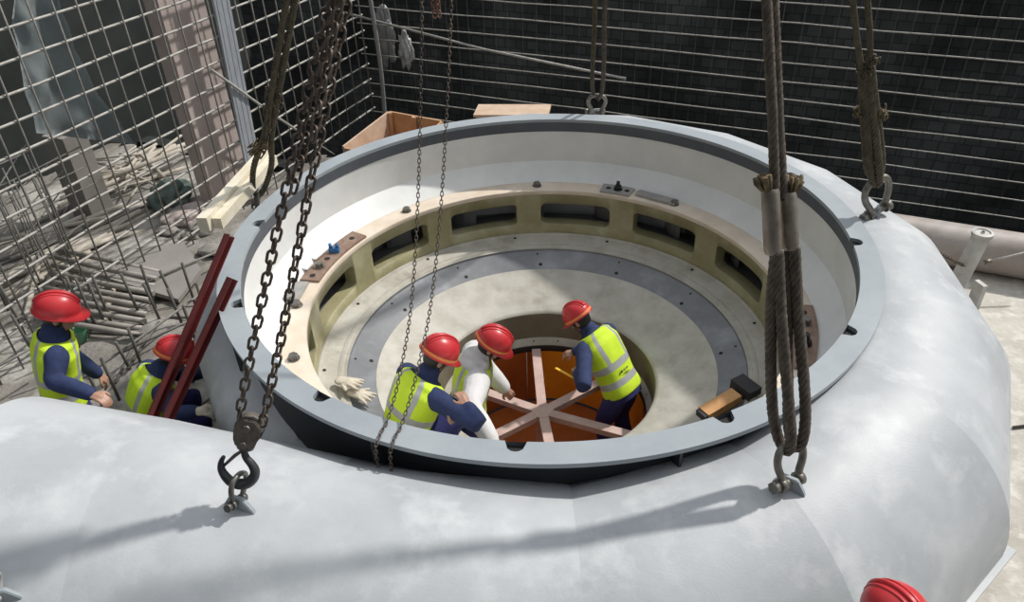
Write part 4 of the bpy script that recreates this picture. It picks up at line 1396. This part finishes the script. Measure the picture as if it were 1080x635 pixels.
def person(label, org, yaw, J, arm=1.0, jacket='navy', trousers='blueoverall', vest=True, hood=False, gloves=False, sc=1.0, tape=True, strap=True):
    org = Vector(org); yw = math.radians(yaw)
    F = Vector((math.cos(yw), math.sin(yw), 0)); Lf = Vector((-F.y, F.x, 0)); Z = Vector((0, 0, 1))
    def w(p):
        if isinstance(p, Vector): return p
        return org + F * (p[0] * sc) + Lf * (p[1] * sc) + Z * (p[2] * sc)
    if 'headw' in J:
        hv = F * (J['head'][0] * sc) + Lf * (J['head'][1] * sc)
        org = Vector((J['headw'].x - hv.x, J['headw'].y - hv.y, org.z))
    t = thing('person', org, label, 'person')
    P, C, N, H = w(J['pelvis']), w(J['chest']), w(J['neck']), w(J['head'])
    lat = Lf
    if 'twist' in J:
        a = math.radians(J['twist']); lat = Lf * math.cos(a) - F * math.sin(a)
    spine_dir = (C - P).normalized()
    S0 = P - spine_dir * .09 * sc
    ctrl = [S0, P + spine_dir * .12 * sc + (F * -.02), C - (N - C).normalized() * .10 * sc, N]
    def torso(bm, t0, t1, off, nr, seg, mats=None, cap=True, front=0):
        prev = None
        for i in range(nr + 1):
            u_ = t0 + (t1 - t0) * i / nr
            p = bez(ctrl, u_); d = (bez(ctrl, min(1, u_ + .01)) - bez(ctrl, max(0, u_ - .01))).normalized()
            l_ = (Lf.lerp(lat, u_)); l_ = (l_ - d * l_.dot(d)).normalized(); f_ = l_.cross(d)
            hw, hd = tw(u_)
            R_ = ring(bm, p, l_, f_, (hw * sc + off), (hd * sc + off), seg, 2.5)
            if prev:
                fs = bridge(bm, prev, R_)
                for k, fc in enumerate(fs):
                    fc.smooth = True
                    if mats: fc.material_index = mats((u_ - .5 * (t1 - t0) / nr), (k + .5) / seg)
            elif cap: bm.faces.new(list(reversed(R_)))
            prev = R_
        if cap: bm.faces.new(prev)
    sh = {1: bez(ctrl, .84) + lat * .180 * sc, -1: bez(ctrl, .84) - lat * .180 * sc}
    hip = {s: P + Lf * (s * .09 * sc) - spine_dir * .03 for s in (1, -1)}
    EL = {1: w(J['elL']), -1: w(J['elR'])}; WR = {1: w(J['wrL']), -1: w(J['wrR'])}
    KN = {1: w(J['knL']), -1: w(J['knR'])}; AN = {1: w(J['anL']), -1: w(J['anR'])}
    fd = F * J['face'][0] + Lf * J['face'][1] + Z * J['face'][2]; fd.normalize()
    hu = (Z - fd * fd.dot(Z))
    if 'up' in J: hu = F * J['up'][0] + Lf * J['up'][1] + Z * J['up'][2]; hu = hu - fd * fd.dot(hu)
    hu.normalize(); hs = hu.cross(fd)           # to the person's left
    # --- body: one continuous skin
    bm = bmesh.new()
    torso(bm, .02, 1.0, -.02, 12, 24)
    limb(bm, [N - (N - C) * .3, N.lerp(H, .45), H - hu * .02], [.062 * sc, .056 * sc, .055 * sc])
    ell(bm, H + hu * .02 * sc, hs, fd, hu, .076 * sc, .096 * sc, .108 * sc)
    ell(bm, H - hu * .055 * sc + fd * .030 * sc, hs, fd, hu, .056 * sc, .062 * sc, .062 * sc)      # jaw
    ell(bm, H - hu * .088 * sc + fd * .068 * sc, hs, fd, hu, .022 * sc, .020 * sc, .018 * sc)      # chin
    limb(bm, [H + hu * .012 * sc + fd * .088 * sc, H - hu * .018 * sc + fd * .104 * sc, H - hu * .030 * sc + fd * .106 * sc], [.009 * sc, .012 * sc, .015 * sc], 8)   # nose
    ell(bm, H - hu * .058 * sc + fd * .088 * sc, hs, fd, hu, .024 * sc, .010 * sc, .006 * sc)      # lips
    ell(bm, H - hu * .070 * sc + fd * .086 * sc, hs, fd, hu, .021 * sc, .011 * sc, .006 * sc)
    for s in (1, -1):
        ell(bm, H + hs * (s * .078 * sc) - hu * .005 * sc - fd * .005 * sc, hs, fd, hu, .010 * sc, .018 * sc, .030 * sc, 12, 8)   # ears
        ell(bm, H + hs * (s * .035 * sc) - hu * .02 * sc + fd * .078 * sc, hs, fd, hu, .022 * sc, .014 * sc, .015 * sc, 12, 8)     # cheeks
        limb(bm, [sh[s], EL[s], WR[s]], [.052 * sc, .040 * sc, .028 * sc])
        limb(bm, [hip[s], KN[s], AN[s]], [.078 * sc, .052 * sc, .036 * sc])
        toe = F * .18 * sc
        limb(bm, [AN[s] - Z * .03 * sc - F * .03, AN[s] + toe * .5 - Z * .045 * sc, AN[s] + toe - Z * .055 * sc], [.036 * sc, .034 * sc, .026 * sc])
        # hand
        fa = (WR[s] - EL[s]).normalized()
        pn = Vector(J.get('palm', (0, 0, -1))); pn = F * pn[0] + Lf * pn[1] + Z * pn[2]
        pn = (pn - fa * pn.dot(fa)).normalized()      # palm faces this way
        sd_ = fa.cross(pn) * 1.0
        if s == 1: thumb = (fa.cross(pn)).normalized()
        else: thumb = -(fa.cross(pn)).normalized()
        if thumb.dot(Vector((-Lf * s))) < 0 and 'thumbfix' not in J: thumb = -thumb
        wr = WR[s]
        k_ = sc
        for q in (-1.1, -.38, .36, 1.05):
            base_ = wr + fa * .075 * k_ + thumb * (q * .026 * k_)
            ln = (.068, .08, .085, .076)[(-1.1, -.38, .36, 1.05).index(q)] * k_
            limb(bm, [wr + fa * .01 * k_ + thumb * (q * .017 * k_), base_], [.014 * k_, .0125 * k_], 10)
            m1 = base_ + (fa * .86 + pn * .5).normalized() * ln * .5
            m2 = m1 + (fa * .35 + pn * .93).normalized() * ln * .48
            limb(bm, [base_, m1, m2], [.0105 * k_, .0098 * k_, .0085 * k_], 10)
        limb(bm, [wr + fa * .015 * k_, wr + fa * .07 * k_], [.021 * k_, .022 * k_], 12)
        tb_ = wr + fa * .025 * k_ + thumb * .022 * k_
        t1_ = tb_ + (fa * .55 + thumb * .7 + pn * .25).normalized() * .042 * k_
        limb(bm, [tb_, t1_, t1_ + (fa * .8 + thumb * .1 + pn * .45).normalized() * .034 * k_], [.0135 * k_, .0115 * k_, .0095 * k_], 10)
    body = obj('body', bm, M['skin'], t, smooth=True)
    remesh(body, .0065, 3, .45)
    for s in (1, -1):
        bm = bmesh.new()
        ell(bm, H + hs * (s * .032 * sc) + hu * .010 * sc + fd * .0875 * sc, hs, fd, hu, .013 * sc, .007 * sc, .007 * sc, 12, 8)
        e_ = obj('eye', bm, M['eye'], t, smooth=True)
        bm = bmesh.new()
        ell(bm, H + hs * (s * .032 * sc) + hu * .009 * sc + fd * .0930 * sc, hs, fd, hu, .0055 * sc, .003 * sc, .0055 * sc, 10, 6)
        obj('iris', bm, M['hair'], e_, smooth=True)
        bm = bmesh.new()
        limb(bm, [H + hs * (s * .014 * sc) + hu * .028 * sc + fd * .094 * sc, H + hs * (s * .034 * sc) + hu * .033 * sc + fd * .09 * sc, H + hs * (s * .052 * sc) + hu * .027 * sc + fd * .076 * sc], [.004 * sc, .005 * sc, .003 * sc], 6)
        obj('eyebrow', bm, M['hair'], t, smooth=True)
    # --- hair: short cap round the back of the head under the helmet
    bm = bmesh.new()
    rows = []
    for i in range(8):
        v = -.055 + .13 * i / 7
        row = []
        for k in range(25):
            an = math.radians(70 + 220 * k / 24)
            sq = math.sqrt(max(.02, 1 - ((v - .02) / .118) ** 2))
            row.append(bm.verts.new(H + hu * (v * sc) + fd * (math.cos(an) * .101 * sq * sc) + hs * (math.sin(an) * .081 * sq * sc)))
        rows.append(row)
    for a, b in zip(rows, rows[1:]):
        for k in range(24): bm.faces.new((a[k], a[k + 1], b[k + 1], b[k]))
    obj('hair', bm, M['hair'], t, smooth=True)
    # --- jacket with sleeves, cuffs and collar
    bm = bmesh.new()
    torso(bm, .05, 1.0, 0.0, 14, 28)
    for s in (1, -1):
        fa = (WR[s] - EL[s]).normalized()
        limb(bm, [sh[s] - lat * (s * .05 * sc), sh[s], sh[s].lerp(EL[s], .5), EL[s], EL[s].lerp(WR[s], .5), WR[s] - fa * .015], [r__ * sc * arm for r__ in (.070, .079, .069, .062, .058, .048)])
    nd = (H - N).normalized()
    limb(bm, [N - nd * .03, N + nd * .03 * sc], [.085 * sc, .078 * sc])
    if hood:
        bk = -F
        limb(bm, [N + bk * .07 + lat * .11 - Z * .01, N + bk * .115 - Z * .03 , N + bk * .07 - lat * .11 - Z * .01], [.05, .062, .05])
        limb(bm, [N + lat * .10 + F * .03, N + bk * .10 + Z * .045, N - lat * .10 + F * .03], [.035, .045, .035])
    jk = obj('hoodie' if hood else 'jacket', bm, M[jacket], t, smooth=True)
    remesh(jk, .011, 5, .5)
    # --- trousers
    bm = bmesh.new()
    torso(bm, .0, .22, .012, 6, 24)
    for s in (1, -1):
        limb(bm, [hip[s] , hip[s].lerp(KN[s], .45), KN[s], KN[s].lerp(AN[s], .5), AN[s] + (KN[s] - AN[s]).normalized() * .02], [.108 * sc, .098 * sc, .077 * sc, .073 * sc, .066 * sc])
    tr = obj('trousers', bm, M[trousers], t, smooth=True)
    remesh(tr, .012, 5, .5)
    for s in (1, -1):
        bm = bmesh.new()
        toe = F * .19 * sc
        limb(bm, [AN[s] + Z * .05, AN[s] - Z * .02 * sc], [.052 * sc, .056 * sc])
        limb(bm, [AN[s] - Z * .035 * sc - F * .045 * sc, AN[s] + toe * .5 - Z * .04 * sc, AN[s] + toe - Z * .045 * sc], [.048 * sc, .047 * sc, .040 * sc])
        bt = obj('boot', bm, M['boot'], t, smooth=True)
        remesh(bt, .009, 3)
    if gloves:
        for s in (1, -1):
            fa = (WR[s] - EL[s]).normalized()
            pn = Vector(J.get('palm', (0, 0, -1))); pn = F * pn[0] + Lf * pn[1] + Z * pn[2]
            pn = (pn - fa * pn.dot(fa)).normalized()
            thumb = fa.cross(pn) * s
            if thumb.dot(-Lf * s) < 0: thumb = -thumb
            bm = bmesh.new()
            limb(bm, [WR[s] - fa * .03, WR[s] + fa * .02, WR[s] + fa * .075], [.038, .034, .036])
            for q in (-1.1, -.38, .36, 1.05):
                b_ = WR[s] + fa * .075 + thumb * q * .026
                m1 = b_ + (fa * .86 + pn * .5).normalized() * .042
                limb(bm, [WR[s] + fa * .02 + thumb * q * .02, b_, m1, m1 + (fa * .35 + pn * .93).normalized() * .042], [.018, .0165, .0155, .0135], 10)
            tb_ = WR[s] + fa * .025 + thumb * .024
            t1_ = tb_ + (fa * .55 + thumb * .7 + pn * .25).normalized() * .045
            limb(bm, [tb_, t1_, t1_ + (fa * .8 + thumb * .1 + pn * .45).normalized() * .036], [.019, .017, .0145], 10)
            gl = obj('glove', bm, M['glove'], t, smooth=True)
            remesh(gl, .006, 2, .4)
    # --- hi-vis vest: a loose shell over the jacket with silver tape
    if vest:
        def vm(u_, a):
            ang = a * 2 * PI
            x = abs(math.cos(ang))
            if .24 < u_ < .33 or .46 < u_ < .55: return 1
            if u_ >= .55 and .40 < x < .66 : return 1
            return 0
        bm = bmesh.new()
        torso(bm, .10, .965, .020 * sc, 60, 72, vm, cap=False)
        vs = obj('vest', bm, [M['vest'], M['strip']], t, smooth=True)
        md = vs.modifiers.new('solid', 'SOLIDIFY'); md.thickness = .007; md.offset = 1
    # --- helmet
    hc_ = H + hu * .060 * sc - fd * .004
    bm = bmesh.new()
    NA = 48
    def hp(an, th):
        # an round the head from the front, th 0 at the crown .. 1 at the rim
        ry = .140 * sc; rx_ = .118 * sc; rz = .118 * sc
        sn, cs = math.sin(th * PI / 2) ** .92, math.cos(th * PI / 2)
        return hc_ + fd * (ry * sn * math.cos(an)) + hs * (rx_ * sn * math.sin(an)) + hu * (rz * cs)
    crown_ = bm.verts.new(hp(0, 0))
    prev = None
    for i in range(1, 15):
        R_ = [bm.verts.new(hp(2 * PI * k / NA, i / 14)) for k in range(NA)]
        if prev: bridge(bm, R_, prev)
        else:
            for k in range(NA): bm.faces.new((crown_, R_[k], R_[(k + 1) % NA]))
        prev = R_
    low, out, und = [], [], []
    for k in range(NA):
        an = 2 * PI * k / NA
        c_ = math.cos(an)
        bw = .010 + .046 * max(0, c_) ** 2.2
        p = hp(an, 1)
        o_ = (fd * math.cos(an) + hs * math.sin(an))
        low.append(bm.verts.new(p - hu * .022 * sc + o_ * .002))
        out.append(bm.verts.new(p - hu * (.026 + .016 * max(0, c_)) * sc + o_ * bw * sc))
        und.append(bm.verts.new(p - hu * (.032 + .016 * max(0, c_)) * sc + o_ * bw * .9 * sc))
    ins = [bm.verts.new(p.co - hu * .004 - (p.co - hc_).normalized() * .012) for p in low]
    bridge(bm, low, prev); bridge(bm, out, low); bridge(bm, und, out); bridge(bm, ins, und)
    bmesh.ops.recalc_face_normals(bm, faces=bm.faces)
    he = obj('helmet', bm, M['red'], t, smooth=True)
    for x in (-.030, 0, .030):
        bm = bmesh.new()
        pts = []
        for q in range(17):
            th = -.80 + 1.5 * q / 16
            p = hp(0 if th > 0 else PI, abs(th)); n_ = (p - hc_).normalized()
            pts.append(p + hs * (x * sc * (1 - .3 * abs(th))) + n_ * ((.002 if x == 0 else -.004) - .0))
        tube(bm, pts, (.010 if x == 0 else .0065) * sc, 8)
        obj('ridge', bm, M['red'], he)
    if tape:
        bm = bmesh.new()
        A_, B_ = [], []
        for k in range(NA + 1):
            an = 2 * PI * k / NA
            o_ = (fd * math.cos(an) + hs * math.sin(an))
            A_.append(bm.verts.new(hp(an, .985) + o_ * .003 - hu * .002)); B_.append(bm.verts.new(hp(an, 1) - hu * .019 * sc + o_ * .005))
        for k in range(NA): bm.faces.new((A_[k], B_[k], B_[k + 1], A_[k + 1]))
        obj('reflective_band', bm, M['peach'], he)
    if strap:
        bm = bmesh.new()
        for s in (1, -1):
            tube(bm, smoothpath([hp(s * 1.5, 1) - hu * .02, H + hs * (s * .080 * sc) + fd * .03 - hu * .03, H + hs * (s * .035 * sc) + fd * .055 * sc - hu * .112 * sc, H + fd * .062 * sc - hu * .118 * sc], 4), .0045, 6)
        obj('chin_strap', bm, M['boot'], he)
    return t, dict(P=P, C=C, N=N, H=H, lat=lat, F=F, Lf=Lf, bez=lambda u: bez(ctrl, u), sc=sc)

STAND = dict(knL=(.05, .1, .48), knR=(.03, -.1, .48), anL=(0, .11, .09), anR=(-.03, -.11, .09))
V = Vector
p5, q5 = person('worker in red helmet and hi-vis vest bending over the pit, seen from behind at right', (.67, .00, -2.545), 138,
    dict(pelvis=(0, 0, .92), chest=(.27, .0, 1.30), neck=(.36, 0, 1.38), head=(.445, .02, 1.47), elL=ray(616, 408, 6.2), wrL=ray(609, 393, 6.42), elR=(.40, -.22, 1.06), wrR=(.58, -.08, .98),
         knL=(.10, .11, .50), knR=(.06, -.12, .50), anL=(.0, .12, .09), anR=(-.04, -.12, .09), face=(.72, .12, -.68), palm=(0, -.3, -.9)))
p4, q4 = person('worker in pale grey hoodie and hi-vis vest with red helmet, standing in the pit', (-.60, -.34, -2.545), 4,
    dict(pelvis=(0, 0, .95), chest=(.07, .0, 1.36), neck=(.115, 0, 1.46), head=(.20, .0, 1.56), headw=ray(517, 360, 6.02), elL=(.16, .25, 1.14), wrL=(.30, .20, .95), elR=ray(497, 430, 5.74), wrR=ray(519, 466, 5.62),
         knL=(.05, .17, .48), knR=(.03, -.18, .48), anL=(0, .2, .09), anR=(-.03, -.21, .09), face=(.80, -.05, -.55), palm=(0, .6, -.6)), jacket='hoodie', hood=True, sc=1.07, arm=1.28)
p3, q3 = person('worker in navy jacket and hi-vis vest crouching inside the ring, looking at his hands', (-1.13, -1.08, -1.245), 38,
    dict(pelvis=(-.02, 0, .34), chest=(.16, .0, .68), neck=(.23, 0, .76), head=(.315, .0, .855), headw=ray(460, 374, 5.15), elL=(.33, .22, .50), wrL=ray(474, 431, 5.08), elR=ray(504, 447, 4.92), wrR=ray(493, 428, 4.97),
         knL=(.36, .16, .42), knR=(.34, -.14, .40), anL=(.10, .14, .09), anR=(.08, -.13, .09), face=(.80, -.15, -.60), palm=(0, .9, -.3)))
p1, q1 = person('worker in red helmet and hi-vis vest standing at far left behind the casing', (-3.60, -.74, -1.80), 30,
    dict(pelvis=(0, 0, .93), chest=(.07, .0, 1.36), neck=(.105, 0, 1.46), head=(.165, .0, 1.57), headw=ray(60, 331, 5.3), elL=(.10, .27, 1.1), wrL=(.22, .24, .86), elR=ray(58, 402, 5.2), wrR=ray(97, 416, 5.12),
         face=(.93, -.15, -.34), palm=(0, 0, -1), **STAND), sc=1.05, tape=False)
p2, q2 = person('worker in red helmet crouching behind the two dark red steel angles', (-3.25, -.42, -1.83), 36,
    dict(pelvis=(-.05, 0, .50), chest=(.14, .0, .90), neck=(.22, 0, .98), head=(.33, -.02, 1.055), headw=ray(184, 379, 5.85), elL=(.42, .22, .68), wrL=(.62, .10, .72), elR=ray(185, 436, 5.65), wrR=ray(208, 434, 5.6),
         knL=(.38, .16, .50), knR=(.36, -.14, .48), anL=(.10, .14, .09), anR=(.06, -.13, .09), face=(.85, -.1, -.50), palm=(0, .2, -1)), gloves=True, sc=1.03)
blk = thing('step_block', (1.36, -3.72, GZ), 'timber step block in front of the casing under the nearest worker', 'step')
H6 = ray(948, 656, 3.0)
BZ = H6.z - 1.53 - .045 - GZ + .04
bm = bmesh.new(); box(bm, (1.40, -3.80, GZ + BZ / 2 - .02), .8, .6, BZ - .04); obj('block', bm, M['wood'], blk, bevel=.01)
for k in range(2):
    bm = bmesh.new(); box(bm, (1.40, -3.95 + .30 * k, GZ + BZ - .03), .82, .27, .022); obj('tread', bm, M['wood'], blk)
p6, q6 = person('nearest worker, only the red helmet showing at the bottom edge of the view', (1.42, -3.74, GZ + BZ - .02), 112,
    dict(pelvis=(0, 0, .93), chest=(.20, .0, 1.34), neck=(.28, 0, 1.43), head=(.40, .0, 1.53), headw=H6, elL=(.25, .27, 1.08), wrL=(.12, .25, .83), elR=(.25, -.27, 1.08), wrR=(.12, -.25, .83),
         face=(.85, .0, -.5), palm=(0, 0, -1), **STAND), sc=1.0)
st0, st1 = ray(586, 388, 6.62), ray(613, 403, 6.42)
bm = bmesh.new(); bar(bm, st0, st1, .022, .006)
tag(obj('measuring_stick', bm, mat('yellow_paint', (.85, .50, .04), .5)), 'yellow measuring stick held over the orange pit by the bending worker', 'measuring stick')
# little printed mark on the back of the bending worker's vest
sp5 = (q5['bez'](.46) - q5['bez'](.36)).normalized()
l5 = q5['lat']; l5 = (l5 - sp5 * l5.dot(sp5)).normalized(); b5 = -(l5.cross(sp5))
hw5, hd5 = tw(.395)
c5 = q5['bez'](.395) + b5 * (hd5 + .0285)
vest5 = [o for o in p5.children if o.name.startswith('vest')][0]
bm = bmesh.new()
a_ = ring(bm, c5 + l5 * .055 + sp5 * .005, l5, sp5, .013, .013, 14); bm.faces.new(a_)
for k, (x, wd_, y, hh) in enumerate(((.022, .010, .004, .016), (.003, .012, .004, .014), (-.016, .008, .004, .016), (-.034, .012, .004, .014), (.010, .07, -.022, .006), (-.014, .06, -.034, .005))):
    c = c5 + l5 * x + sp5 * y - b5 * (.002 if abs(x) > .03 else 0)
    q = [bm.verts.new(c + l5 * (i * wd_ / 2) + sp5 * (j * hh / 2)) for i, j in ((-1, -1), (1, -1), (1, 1), (-1, 1))]
    bm.faces.new(q)
obj('printed_mark', bm, M['boot'], vest5)
#PART5
